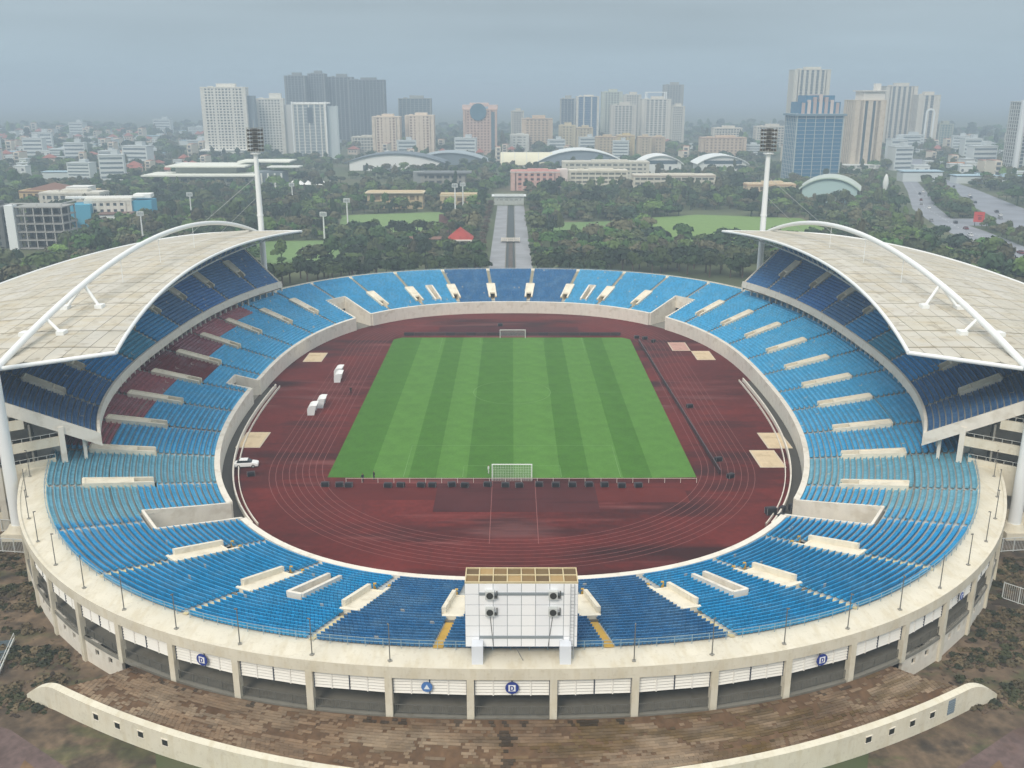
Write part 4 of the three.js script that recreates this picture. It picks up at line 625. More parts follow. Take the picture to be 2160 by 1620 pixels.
{
  const c = setting('canal_water', sheet([[-2.6, -242], [1.2, -242], [1.2, -396], [-2.6, -396]], 0.01), M('#232c28', 0.5), 'dark narrow canal down the middle of the boulevard');
  setting('canal_water', [sheet([[-2.6, -150], [-1.5, -150], [-1.5, -238], [-2.6, -238]], 0.01), sheet([[0.3, -150], [1.2, -150], [1.2, -238], [0.3, -238]], 0.01)], M('#232c28', 0.5), 'two dark water strips either side of a paved median');
  setting('median_path', sheet([[-1.5, -150], [0.3, -150], [0.3, -238], [-1.5, -238]], 0.06), M('#8f8c86', 0.9, { map: TX.paving }), 'grey paved strip between two thin canals');
  for (const x of [-2.75, 1.35]) setting('kerb', box(0.25, 0.18, 246, x, 0, -273), GREY, 'pale kerb along the canal edge');
  const b = thing('footbridge', 'small white railed bridge over the dark canal', 'bridge', [-0.7, 0, -241]); mesh('deck', box(9, 0.35, 6, 0, 0.35, 0), M('#8a8a88', 0.8), b); for (const z of [-3, 3]) { mesh('parapet', [box(9, 0.5, 0.25, 0, 1.0, z), ...[-4.3, -1.4, 1.4, 4.3].map((x) => box(0.3, 1.1, 0.3, x, 0.5, z))], WHITE, b); }
}
keepOut.push([-12, 10.5, -420, -110]);
const HW1 = [[222, -100], [217.9, -186.6], [219.6, -233.3], [226.6, -291.7], [247.9, -379], [286.3, -483], [332, -615], [420, -850], [432, -850], [340, -605], [300.1, -483], [268.1, -392], [247.3, -321.3], [244.9, -277.1], [238.2, -226], [236, -100]];
const HW2 = [[244, -180], [262.7, -273.6], [273.9, -321.3], [287.5, -379], [310.8, -449.9], [334.6, -539.2], [348, -604.9], [430, -850], [448, -850], [369.4, -639.5], [358.8, -581.8], [344.4, -500.8], [329.4, -434.4], [316.9, -379], [300, -280], [280, -180]];
setting('highway', sheet(HW1, 0.005), M('#9a9fa8', 0.7, { map: TX.asphalt }), 'broad grey highway curving past the wood'); setting('highway', sheet(HW2, 0.005), M('#969ba5', 0.7, { map: TX.asphalt }), 'second carriageway of the highway beyond the planted island');
setting('slip_road', sheet([[245, -300], [247, -330], [276, -330], [268, -296]], 0.009), M('#959aa3', 0.7, { map: TX.asphalt }), 'short link road joining the two highway carriageways');
{ const d = []; for (let i = 0; i < 60; i++) { const k = i / 60, line = [[229, -186], [232, -233], [237, -291], [258, -385], [293, -483], [336, -610]]; const f = k * 5, a = Math.min(4, Math.floor(f)), p = [mix(line[a][0], line[a + 1][0], f - a), mix(line[a][1], line[a + 1][1], f - a)], q = [mix(line[a][0], line[a + 1][0], f - a + 0.03), mix(line[a][1], line[a + 1][1], f - a + 0.03)]; d.push(ribbon([p, q], 0.3, 0.013)); } const s = setting('lane_marking', d, M('#d9dadb', 0.7), 'white lane dashes on the highway'); }
keepOut.push({ poly: HW1 }, { poly: HW2 }, [245, 276, -330, -296]);
{
  const C = ['#e9ebec', '#2a2d33', '#8d9196', '#d9dcdd', '#6b1f22', '#33414f'], L = [[258.2, -379, 1.16], [243.3, -309, 1.3], [233.7, -318, 1.3], [228.7, -260, 1.45], [226, -205.4, 1.52], [288, -466, 1.2], [296.5, -480.7, 1.2], [290.3, -359.3, 1.28], [277, -327.7, 1.35], [284, -342, 1.3], [238, -285, 1.4], [301, -410, 1.25], [318, -455, 1.25], [336, -520, 1.2], [262, -400, 1.2], [352, -575, 1.2], [272, -425, 1.2], [312, -440, 1.25]];
  const words = ['white', 'dark grey', 'silver', 'pale', 'dark red', 'blue grey']; L.forEach(([x, z, a], i) => car(x, 0.02, z, a, C[i % 6], `${words[i % 6]} car driving on the grey highway`, 'cars on the highway'));
  const b = thing('billboard', 'red square billboard on posts beside the highway', 'billboard', [250, 0, -297], -0.35); mesh('panel', box(5.2, 5.4, 0.3, 0, 2.2, 0), M('#c9463f', 0.6), b); mesh('print', [box(2.4, 0.5, 0.04, 0.3, 5.4, 0.17), box(1.6, 1.6, 0.04, 0.4, 3.4, 0.17)], M('#8f2f35', 0.6), b); for (const x of [-1.8, 1.8]) mesh('leg', box(0.3, 2.4, 0.3, x, 0, 0), DARKSTEEL, b);
}

// ---------------------------------------------------------------- buildings beyond the wood
function block(name, label, x, z, w, d, h, o = {}) {
  const b = thing(name, label, o.category ?? 'building', [x, 0, z], o.turn ?? 0, o.group), wall = M(o.wall ?? '#d9dad6', 0.8, { map: TX.concrete }), glass = M(o.glass ?? '#3b4a55', 0.25);
  const fl = o.floors ?? Math.max(1, Math.round(h / 3.1)), bays = o.bays ?? Math.max(2, Math.round(w / 4)), sb = o.sideBays ?? Math.max(1, Math.round(d / 4)), fh = h / fl;
  mesh('core', box(w - 0.8, h - 0.3, d - 0.8, 0, 0, 0), glass, b);
  if (o.bands !== 0) { const g = [], bh = fh * (o.bands ?? 0.42); for (let i = 0; i <= fl; i++) g.push(box(w - 0.1, i === 0 || i === fl ? bh * 1.3 : bh, d - 0.1, 0, Math.max(0, i * fh - bh / 2), 0)); mesh('floor_bands', g, wall, b, { stuff: true }); }
  const pw = w / bays * (o.pier ?? 0.3), pm = o.pierWall ? M(o.pierWall, 0.8, { map: TX.concrete }) : wall;
  if (pw > 0) { const g = []; for (let i = 0; i <= bays; i++) { const wide = i === 0 || i === bays || (o.solid ?? []).includes(i) ? 1.8 : 1, px = clamp(-w / 2 + w * i / bays, -w / 2 + pw * wide / 2, w / 2 - pw * wide / 2); for (const s of [-1, 1]) g.push(box(pw * wide, h, 0.5, px, 0.01, s * (d / 2 - 0.2))); } for (let i = 0; i <= sb; i++) { const pz = clamp(-d / 2 + d * i / sb, -d / 2 + 0.7, d / 2 - 0.7); for (const s of [-1, 1]) g.push(box(0.5, h, d / sb * (o.pier ?? 0.3), s * (w / 2 - 0.2), 0.01, pz)); } mesh('piers', g, pm, b, { stuff: true }); }
  const rm = o.roof ? M(o.roof, 0.8) : wall; mesh('roof', [box(w + 0.5, 0.7, d + 0.5, 0, h, 0)], rm, b);
  if (o.pent !== 0) mesh('roof_house', [box(w * 0.42, o.pent ?? Math.min(4, h * 0.12), d * 0.5, w * (o.pentX ?? 0.05), h + 0.7, 0), box(w * 0.12, 1.2, d * 0.2, -w * 0.3, h + 0.7, 0)], wall, b);
  keepOut.push([x - w / 2 - 3, x + w / 2 + 3, z - d / 2 - 3, z + d / 2 + 3]); return b;
}
const add = (b, name, geos, c, r = 0.8) => mesh(name, geos, typeof c === 'string' ? M(c, r) : c, b);
// white blocks of flats on the maroon side
let b = block('apartment_tower', 'broad white apartment tower with rows of dark loggias, widest of its row', -315, -875, 48, 20, 74, { wall: '#eef0ee', glass: '#4a5661', bays: 13, floors: 25, pier: 0.42, bands: 0.5, solid: [4, 9], turn: 0.1 }); add(b, 'podium', [box(60, 8, 26, 2, 0, 4), box(62, 1, 28, 2, 8, 4)], M('#eceee9', 0.8)); add(b, 'side_wing', box(8, 66, 16, 27, 0, -6), '#7f8d97');
b = block('apartment_tower', 'slim white apartment tower with a raised roof house beside the broad one', -274, -909, 31, 18, 62, { wall: '#eaedec', glass: '#5d6a74', bays: 9, floors: 21, pier: 0.45, bands: 0.48, pent: 6, pentX: 0.2, turn: 0.1 }); add(b, 'side_wing', box(11, 56, 16, 20, 0, -3), '#c2c4c2');
b = block('apartment_tower', 'white framed apartment tower with grey fins and a lattice roof', -218, -850, 36, 20, 57, { wall: '#f0f3f2', glass: '#8a979f', bays: 6, floors: 18, pier: 0.22, bands: 0.12, pent: 0, turn: 0.12 }); add(b, 'roof_frame', [box(40, 1.2, 1.4, 2, 58, 8), box(40, 1.2, 1.4, 2, 58, -8), box(1.4, 1.2, 18, -17, 58, 0), box(1.4, 1.2, 18, 21, 58, 0), box(1.2, 60, 1.2, 17.6, 0, 10.6), box(1.2, 60, 1.2, -17.6, 0, 10.6)], '#f4f6f5'); add(b, 'recess_panel', box(5.5, 16, 0.6, 1, 38, 10.2), '#5b6974'); add(b, 'side_wing', [box(12, 55, 14, 24, 0, -2), ...[0, 1, 2].map((i) => box(0.8, 56, 0.8, 20 + i * 4.2, 0, 5.3))], '#c9d3d6');
[[-296, 28, 91], [-270, 23, 94], [-241, 34, 90]].forEach(([x, w, h], i) => block('glass_tower', ['dark blue hazy slab tower behind the white flats, outermost of three', 'dark blue hazy slab tower, tallest and middle of three', 'dark blue hazy slab tower, widest of the three'][i], x, -1154 - i * 18, w, 22, h, { wall: '#8d9498', glass: '#3a4854', pier: 0.25, bands: 0.2, bays: 6, floors: 30 }));
b = block('glass_tower', 'dark blue hazy twin slab tower with a slot between', -203, -1181, 50, 24, 86, { wall: '#868e93', glass: '#3a4854', pier: 0.2, bands: 0.2, bays: 10, floors: 28, pent: 3 }); add(b, 'slot', box(1.5, 84, 1, -2, 0, 12.2), '#2c3c49');
block('apartment_tower', 'cream apartment tower with red balconies, one of a pair, wider gap side', -146, -936, 32, 22, 42, { wall: '#ecdfd0', glass: '#7d5a52', bays: 7, floors: 14, pier: 0.5, bands: 0.4, pent: 3, solid: [3, 4] });
block('apartment_tower', 'cream apartment tower with red balconies, one of a pair, beside the pink tower side', -109, -954, 34, 22, 43, { wall: '#efe2d4', glass: '#805e56', bays: 7, floors: 14, pier: 0.5, bands: 0.4, pent: 3, solid: [3, 4] });
block('glass_tower', 'hazy blue green office slab behind the cream pair of towers', -141, -1230, 47, 22, 61, { wall: '#a3a9a8', glass: '#3f5a66', pier: 0.15, bands: 0.2, bays: 8, floors: 20 });
block('low_block', 'pale low office block beside the cream towers', -178, -985, 34, 18, 17, { wall: '#d6d8d2', glass: '#56636a' });
b = block('office_tower', 'pink office tower with a round blue glass crown', -37, -936, 39, 26, 50, { wall: '#d9bfb5', glass: '#8a6a66', bays: 10, floors: 16, pier: 0.5, bands: 0.45, pent: 0 });
{ const g = new THREE.CylinderGeometry(9.5, 9.5, 3, 36); g.rotateX(Math.PI / 2); g.translate(-2, 48, 13); mesh('round_window', g, M('#4d7386', 0.2), b); add(b, 'crown_shoulder', [box(11, 5, 20, -15, 50.7, 0), box(11, 5, 20, 15, 50.7, 0), box(22, 4, 18, -1, 54, -3)], '#d5beb5'); add(b, 'side_glass', box(4, 48, 12, 15, 0, 7.6), '#5b7480', 0.25); }
block('hazy_tower', 'faint pale thin tower right behind the beige block', 8, -1240, 19, 16, 43, { wall: '#d2d0c8', glass: '#4b565e' }); block('apartment_block', 'beige stepped apartment block with dark roof edge', 31, -1004, 38, 20, 38, { wall: '#d8c6b2', glass: '#8f8174', bays: 8, floors: 13, pier: 0.45, bands: 0.4, roof: '#8d7f78' });
block('low_block', 'white low block with a dark vertical slot', 9, -984, 23, 16, 19, { wall: '#e2e8ea', glass: '#50606c', bays: 3, floors: 6, bands: 0.7 });
block('glass_tower', 'narrow dark blue glass tower of the hazy centre group', 78, -1181, 20, 18, 61, { wall: '#b4b8b8', glass: '#2f4c66', bays: 4, pier: 0.15, bands: 0.12 }); b = block('glass_tower', 'white edged blue glass tower of the hazy centre group', 106, -1181, 32, 20, 64, { wall: '#e6e6e2', glass: '#2f5f88', bays: 3, pier: 0.16, bands: 0.08, pent: 2 });
block('apartment_block', 'yellowish apartment block with white corner, slimmer of two', 70, -1036, 21, 16, 29, { wall: '#d9d0b4', glass: '#8a8270', pier: 0.5 }); block('apartment_block', 'yellowish apartment block, broader of two with dark top', 92, -1036, 21, 16, 26, { wall: '#d3c8ae', glass: '#857a6a', pier: 0.5, roof: '#9a8a7d' });
[[147, -1251, 30, 70, '#cdd6cc', 'faint pale green tower behind the blue glass tower'], [158, -1194, 36, 52, '#dedcd6', 'pale grey tower with a pinkish middle stripe'], [208, -1222, 42, 60, '#e9e8e3', 'pale tower with an open white frame on its roof'], [258, -1380, 31, 81, '#a8aaa8', 'tall faint grey slab behind the framed tower'], [240, -1225, 20, 50, '#e0dfd9', 'pale tower stepped down beside the framed tower'], [183, -1300, 26, 66, '#dddcd5', 'faint pale tower between the stripe and frame towers']].forEach(([x, z, w, h, c, l], i) => { const q = block('hazy_tower', l, x, z, w, 20, h, { wall: c, glass: '#4f5d64', pier: 0.4, bands: 0.4, bays: 7, floors: Math.round(h / 3.2) }); if (i === 2) add(q, 'roof_frame', [box(1.2, 9, 1.2, -14, 60.5, 8), box(1.2, 9, 1.2, 14, 60.5, 8), box(29.2, 1.2, 1.2, 0, 69.5, 8), box(1.2, 9, 1.2, -14, 60.5, -8), box(1.2, 9, 1.2, 14, 60.5, -8), box(29.2, 1.2, 1.2, 0, 69.5, -8)], '#eef2f2'); });
[[106, 24, 21], [129, 20, 22], [149, 15, 21], [166, 15, 20]].forEach(([x, w, h], i) => block('apartment_block', ['beige brown mid rise block, broadest of a row of four', 'beige mid rise block with yellow face, second from the broadest', 'beige mid rise block, third from the broadest of the row', 'beige mid rise block at the slim end of the row'][i], x, -891 - (i % 2) * 12, w, 16, h, { wall: ['#cfc0a6', '#d8cba2', '#d3c5ae', '#d6c8b2'][i], glass: '#8b8172', pier: 0.5, roof: '#a3897a' }));
block('apartment_block', 'long pinkish cream block behind the white arched halls', 234, -875, 50, 16, 21, { wall: '#dccab8', glass: '#97857a', bays: 11, pier: 0.5, roof: '#a98878' }); block('hazy_tower', 'faint white blocks behind the pinkish cream block', 285, -1092, 38, 16, 24, { wall: '#e4e2dc', glass: '#59656c' }); block('hazy_tower', 'faint white block beside the blue glass tower', 343, -1092, 41, 16, 26, { wall: '#e2e0da', glass: '#59656c' });
// blue tower with stepped crown
b = block('office_tower', 'dark blue glass tower with white ribs and a stepped crown', 247, -591, 39, 28, 52, { wall: '#b9cad3', glass: '#2f6f96', bays: 5, floors: 17, pier: 0.07, bands: 0.10, pent: 0, category: 'tower', turn: 0.06 });
add(b, 'cornice', box(42, 1.6, 31, 0, 51, 0), '#6f8b9c'); add(b, 'crown_glass', [box(33, 9, 22, 0, 52.7, 0), box(24, 14, 18, 0, 52.7, 0)], M('#3a7396', 0.25)); for (let i = 0; i < 7; i++) { const h = 8 + 7 * (1 - Math.abs(i - 3) / 3.2); add(b, 'crown_fin', box(2.6, h, 23, -14 + i * 4.67, 52.7, 0), i % 2 ? '#cdbfba' : '#b3a29f'); }
block('hazy_tower', 'tall faint pale tower behind the dark blue glass tower', 357, -984, 43, 24, 95, { wall: '#dcdcd6', glass: '#55626a', bays: 7, pier: 0.5, bands: 0.1, pent: 3 });
b = block('office_tower', 'tan and white tower with broad vertical bands beside the blue one', 326, -700, 29, 24, 62, { wall: '#ddd3c6', glass: '#4c5c66', bays: 4, floors: 19, pier: 0.62, bands: 0, pent: 0, turn: 0.08 }); add(b, 'upper_stage', [box(20, 8, 18, 4, 62.7, 0), box(24, 1, 22, 4, 70, 0), box(5, 6, 5, 10, 71, 0)], '#d5d2cb'); add(b, 'side_ribs', [0, 1, 2, 3, 4].map((i) => box(0.7, 62, 0.7, 14.9, 0, -9 + i * 4.5)), '#e3e6e4'); add(b, 'base_hall', [box(36, 5, 14, -10, 0, 18), box(38, 0.8, 16, -10, 5, 18)], '#cfd2ce'); add(b, 'base_column', [-26, -20, -14, -8, -2, 4].map((q) => box(1.4, 5.2, 1.4, q, 0, 25.6)), '#e4e5e1');
block('hazy_tower', 'faint pale tower with a recessed top, beyond the tan tower', 508, -1092, 41, 22, 77, { wall: '#dddbd4', glass: '#4f5c66', bays: 6, pier: 0.5, bands: 0.12, roof: '#b4b2ac' }); b = block('hazy_tower', 'faint pale tower with a white arch on its face', 536, -1069, 28, 20, 66, { wall: '#e0ded8', glass: '#4f5c66', bays: 4, pier: 0.45, bands: 0.1 });
{ const s = new THREE.Shape(); s.moveTo(-6, 0); s.lineTo(-6, 44); s.absarc(0, 44, 6, Math.PI, 0, true); s.lineTo(6, 0); s.lineTo(4, 0); s.lineTo(4, 44); s.absarc(0, 44, 4, 0, Math.PI, false); s.lineTo(-4, 0); const g = new THREE.ExtrudeGeometry(s, { depth: 1.2, bevelEnabled: false, curveSegments: 10 }); g.translate(3, 0, 10); add(b, 'face_arch', g, '#eef3f4'); }
block('hazy_tower', 'short faint green glass tower beside the arched tower', 563, -1069, 19, 16, 30, { wall: '#b3bdb6', glass: '#4f7a80', bands: 0.3 }); b = block('apartment_tower', 'dark tower with white floor lines at the far side of the highway', 455, -645, 34, 22, 61, { wall: '#d3dade', glass: '#3c4c58', bays: 4, floors: 20, pier: 0.28, bands: 0.2, pent: 3 }); add(b, 'corner_strip', box(3, 63, 3, -15.8, 0, 10), '#e3e8ea');
block('shed', 'long orange fronted low shop building by the highway', 408, -655, 35, 10, 7, { wall: '#c88a5c', glass: '#b0705a', floors: 1, bands: 0.4, pent: 0, roof: '#8d8d88' });
// halls
function hall(label, x, z, w, d, hw, rise, o = {}) {
  const b = thing('sports_hall', label, 'hall', [x, 0, z], o.turn ?? 0), R = (w * w / 4 + rise * rise) / (2 * rise), a = Math.asin(clamp(w / 2 / R, -1, 1)), cy = hw + rise - R, ov = 1.12;
  const arc = (r, k) => Array.from({ length: 25 }, (_, i) => { const q = mix(-a * k, a * k, i / 24); return new THREE.Vector2(r * Math.sin(q), cy + r * Math.cos(q)); });
  const sh = new THREE.Shape([...arc(R + 0.7, ov), ...arc(R, ov).reverse()]), g = new THREE.ExtrudeGeometry(sh, { depth: d + 4, bevelEnabled: false }); g.translate(0, 0, -d / 2 - 2); mesh('roof', g, M(o.roof ?? '#e3e8e8', 0.5), b);
  if (o.seams) for (let i = 0; i <= o.seams; i++) { const g2 = new THREE.ExtrudeGeometry(new THREE.Shape([...arc(R + 1.0, ov), ...arc(R + 0.6, ov).reverse()]), { depth: 0.4, bevelEnabled: false }); g2.translate(0, 0, -d / 2 + d * i / o.seams); mesh('roof_rib', g2, M('#c9d0d0', 0.6), b); }
  const e = new THREE.Shape([new THREE.Vector2(-w / 2, 0), ...arc(R, 1), new THREE.Vector2(w / 2, 0)]); for (const s of [-1, 1]) { const g3 = new THREE.ExtrudeGeometry(e, { depth: 0.4, bevelEnabled: false }); g3.translate(0, 0, s * d / 2 - 0.2); mesh('end_wall', g3, M(o.end ?? '#e9eceb', 0.7), b); }
  for (const s of [-1, 1]) mesh('side_wall', box(0.4, hw, d - 0.6, s * (w / 2 - 0.2), 0, 0), M(o.wall ?? '#e1e4e2', 0.8), b);
  if (o.band) mesh('window_band', box(w * 0.8, o.band, 0.5, 0, hw - o.band * 0.3, d / 2 + 0.15), M('#4a5d69', 0.3), b);
  for (const [dx, dw, dh] of o.doors ?? []) mesh('doorway', box(dw, dh, 0.5, dx, 0, d / 2 + 0.15), M('#3e4a50', 0.6), b);
  keepOut.push([x - w / 2 - 3, x + w / 2 + 3, z - d / 2 - 3, z + d / 2 + 3]); return b;
}
hall('white sports hall with a dark wavy roof edge', -108, -700, 84, 34, 8, 7, { roof: '#5f6d76', end: '#f3f5f4', doors: [[8, 1.5, 5], [20, 1.5, 4], [30, 3, 5], [-28, 3, 5]] }); b = hall('low grey roofed annex behind the dark edged white hall', -62, -770, 70, 40, 5, 7, { roof: '#9fadb4', end: '#73828b' });
hall('barrel roofed cream hall lying sideways beside the grey arched one', 14, -735, 26, 46, 4, 9, { roof: '#e6e2c6', end: '#8997a0', turn: Math.PI / 2, seams: 4 }); hall('wide arched hall with a grey glazed face and white roof rim', 66, -742, 80, 40, 6, 10, { roof: '#e8eeee', end: '#8593a0', doors: [[-22, 3, 6], [24, 5, 4]] });
hall('white hall with a white swept arch roof and dark glazing, nearer the school', 133, -668, 36, 30, 9, 6, { roof: '#eef2f2', end: '#e4e8e7', band: 3.2, doors: [[8, 2, 6]] }); hall('white hall with a swept arch roof, beside the pinkish long block', 188, -668, 42, 30, 9, 6, { roof: '#e6ecec', end: '#e2e6e5', band: 3.0, doors: [[-10, 3, 6], [10, 6, 2]] });
hall('pale green arched hall with ribbed roof by the wood', 211, -425, 34, 28, 9.5, 6, { roof: '#b9cdbd', end: '#b4d0cf', wall: '#aecdcb', seams: 6, turn: -0.35, band: 0, doors: [[-5, 4, 4], [7, 1.2, 3]] });
// low civic buildings
b = block('convention_building', 'low white building with broad cantilevered flat roofs', -225, -528, 62, 36, 8, { wall: '#d9dcd6', glass: '#5a6870', bays: 9, floors: 2, pent: 0 }); add(b, 'roof_slab', [box(84, 1.0, 34, -8, 9.2, 8), box(60, 1.0, 40, -6, 15, -8), box(40, 1, 26, 34, 17.5, -18)], '#e3e6dc'); add(b, 'upper_hall', [box(46, 6, 26, -8, 9.5, -10)], '#a9ada4'); add(b, 'entrance_block', [box(22, 12, 18, 42, 0, 6)], '#6e7a80'); add(b, 'entrance_pier', [0, 1, 2, 3, 4].map((i) => box(1.2, 11, 1, 32 + i * 5, 0, 15.6)), '#dfe2de'); add(b, 'canopy', box(24, 0.8, 16, 52, 14.5, 2), '#d7dcd6');
{ const t = thing('marquee_row', 'row of small white peaked tents by the low white building', 'tent', [-150, 0, -510]); for (let i = 0; i < 6; i++) { const c = new THREE.ConeGeometry(4.2, 3, 4); c.rotateY(Math.PI / 4); c.translate(i * 5.6 - 14, 4.5, 0); mesh('peak', c, M('#eef0ee', 0.7), t); mesh('tent_leg', [-2.6, 2.6].flatMap((q) => [-2.6, 2.6].map((r) => box(0.2, 3, 0.2, i * 5.6 - 14 + q, 0, r))), M('#d5d8d6', 0.6), t); } }
b = block('school_building', 'pink school building with square dark windows', 17, -500, 36, 14, 13, { wall: '#dba6a2', glass: '#5d5258', bays: 8, floors: 4, pier: 0.5, bands: 0.5, pierWall: '#e2c0bb', roof: '#e0d8d2' }); add(b, 'white_annex', box(8, 15, 10, 20, 0, -2), '#e3d6d0');
block('school_building', 'long white school building with three rows of shaded galleries', 65, -520, 44, 14, 12, { wall: '#e6e5dc', glass: '#6d7068', bays: 9, floors: 4, pier: 0.16, bands: 0.5 }); b = block('school_building', 'low white school wings with galleries by the wood edge', 119, -501, 60, 14, 10, { wall: '#e2e1d8', glass: '#666a62', bays: 12, floors: 3, pier: 0.14, bands: 0.5, roof: '#b9aba0' }); block('school_building', 'pale long building behind the white gallery school', 78, -600, 72, 16, 13, { wall: '#dedfd8', glass: '#767b78', bays: 14, floors: 4, pier: 0.3, bands: 0.5 });
b = block('office_block', 'weathered grey office block with a broad projecting roof', -51, -508, 33, 16, 11, { wall: '#a9acaa', glass: '#4c545a', bays: 6, floors: 3, pent: 0 }); add(b, 'eaves', box(40, 1, 20, 1, 11.6, 0), '#6f7577'); add(b, 'stair_tower', box(8, 13, 8, -18, 0, 4), '#8f9594');
b = block('grandstand_building', 'long beige training ground stand with a flat roof', -72, -383, 34, 12, 9, { wall: '#d6c6a6', glass: '#8a7b66', bays: 8, floors: 2, bands: 0.4, pent: 0, roof: '#d9ccb0' }); add(b, 'sloping_roof', box(36, 0.6, 14, 0, 9.6, 1), '#dccfb4'); b = block('grandstand_building', 'shorter beige shed with pale roof beside the training ground stand', -32, -380, 24, 10, 8, { wall: '#d3c4a4', glass: '#7a6c5a', bays: 5, floors: 2, pent: 0, roof: '#d8cdb3' });
b = block('gate_building', 'low white gate building closing the end of the boulevard', -2, -404, 19, 8, 4.4, { wall: '#c9d3d6', glass: '#4c5d66', bays: 6, floors: 1, bands: 0.5, pent: 0 }); add(b, 'canopy', box(22, 0.5, 10, 0, 5.3, 0), '#dfe5e6');
b = block('villa', 'cream villa with balconies among the trees', 177, -450, 33, 12, 8, { wall: '#e0d2b8', glass: '#6f6a60', bays: 8, floors: 2, pier: 0.3, roof: '#caa98a', pent: 2 });
b = thing('statue_pylon', 'white upright monument on a stepped base by the green hall', 'monument', [253, 0, -440]); { const pts = [[1.2, 0], [1.3, 1], [0.9, 3], [1.7, 6], [1.9, 9], [1.3, 12], [0.5, 14], [0, 14.3]].map((q) => new THREE.Vector2(...q)); const g = new THREE.LatheGeometry(pts, 12); g.translate(0, 2, 0); mesh('figure', g, M('#e6e9e6', 0.6), b); mesh('steps', [box(14, 0.8, 10), box(10, 1.4, 7)], M('#a7ada8', 0.8), b); }
// left: blue and white institute, frame building
b = block('institute', 'white institute with bright blue wings and a glazed end', -217, -306, 24, 16, 13, { wall: '#e9ecea', glass: '#4c5a64', bays: 7, floors: 4, pier: 0.5, bands: 0.55, pent: 0, turn: 0.15 }); add(b, 'blue_wing', box(10, 12, 14, -13, 0, 6), '#4fa3c2'); add(b, 'blue_wing', box(10, 13, 14, 17, 0, 0), '#4fa3c2'); add(b, 'roof_beam', [box(40, 1, 3, -2, 14.5, 4), box(9, 2, 9, 17, 14.2, 0)], '#eef0ee'); add(b, 'lower_block', box(16, 7, 10, 5, 0, 12), '#e3e8e8'); for (let i = 0; i < 4; i++) add(b, 'window', box(1.6, 1.6, 0.3, 0 + i * 3.2, 3.6, 17.05), '#37424a', 0.3); add(b, 'brown_roof', box(17, 0.5, 11, 5, 7, 12), '#7a625a');
b = thing('frame_building', 'unfinished grey concrete frame building with a white stair tower', 'building', [-214, 0, -224]); { for (let i = 0; i < 6; i++) mesh('floor_slab', box(22, 0.5, 14, 0, 0.2 + i * 3.7, 0), M('#9a9b98', 0.9), b); for (let i = 0; i <= 5; i++) for (const z of [-6.6, 0, 6.6]) mesh('column', box(0.5, 18.8, 0.5, -10.6 + i * 4.24, 0, z), M('#a8a9a6', 0.9), b); mesh('back_wall', box(20, 18, 0.4, 0, 0.3, -3), M('#5d6367', 0.9), b); mesh('stair_tower', box(4, 20, 4, -12.5, 0, 6), M('#e4eaec', 0.7), b); mesh('roof_frame', [box(24, 0.5, 0.5, 0, 20.5, 7), box(0.5, 0.5, 15, 11.8, 20.5, 0), ...[-11, 0, 11].map((q) => box(0.4, 2, 0.4, q, 18.8, 7))], M('#c3c6c5', 0.7), b); keepOut.push([-228, -200, -234, -214]); }
block('low_block', 'dark grey weathered block beside the concrete frame building', -241, -228, 18, 16, 18, { wall: '#6f7579', glass: '#343b41', bays: 5, floors: 5, bands: 0.3, pent: 2 });
b = block('institute', 'long building with a brown hipped roof and white gable', -290, -405, 46, 16, 8, { wall: '#d6bf93', glass: '#6b5f55', bays: 10, floors: 2, pent: 0, roof: '#7c5f50' }); { const c = new THREE.ConeGeometry(19, 5, 4); c.rotateY(Math.PI / 4); c.scale(1.5, 1, 0.6); c.translate(-3, 11.2, 0); mesh('hipped_roof', c, M('#7c5b4c', 0.85), b); add(b, 'white_gable', box(14, 12, 12, 16, 0, 6), '#e3e4e1'); }
b = block('institute', 'white annex with small balconies behind the blue institute', -262, -362, 36, 14, 11, { wall: '#e0e2df', glass: '#5c666c', bays: 9, floors: 3, pent: 2 });
// red roofed house
b = thing('red_roof_house', 'small house with a bright red hipped tile roof by the boulevard', 'house', [-24, 0, -229]); { mesh('wall', box(10, 3.6, 10), M('#d9cdbb', 0.85), b); const c = new THREE.ConeGeometry(8.4, 5.2, 4); c.rotateY(Math.PI / 4); c.translate(0, 6.2, 0); mesh('roof', c, M('#b8463c', 0.8, { map: TX.roofing }), b); mesh('veranda', [box(11, 0.4, 3, 0, 3.2, 6), ...[-5, 0, 5].map((q) => box(0.4, 3.2, 0.4, q, 0, 7.2))], M('#e1dcd2', 0.8), b); mesh('door', box(1.2, 2.3, 0.2, 0, 0, 5.1), M('#4b3b30', 0.8), b); keepOut.push([-32, -16, -240, -218]); }
{ const h = thing('pavilion', 'low white walled pavilion with brown roof beside the red roofed house', 'house', [-42, 0, -228]); mesh('wall', box(16, 3.2, 7), M('#cfc6b6', 0.85), h); mesh('roof', box(18, 0.6, 9, 0, 3.2, 0), M('#7b5a4c', 0.85), h); for (const q of [-5, -2, 1, 4]) mesh('window', box(1.2, 1.4, 0.2, q, 1, 3.5), M('#51504c', 0.4), h); keepOut.push([-52, -33, -234, -222]); }
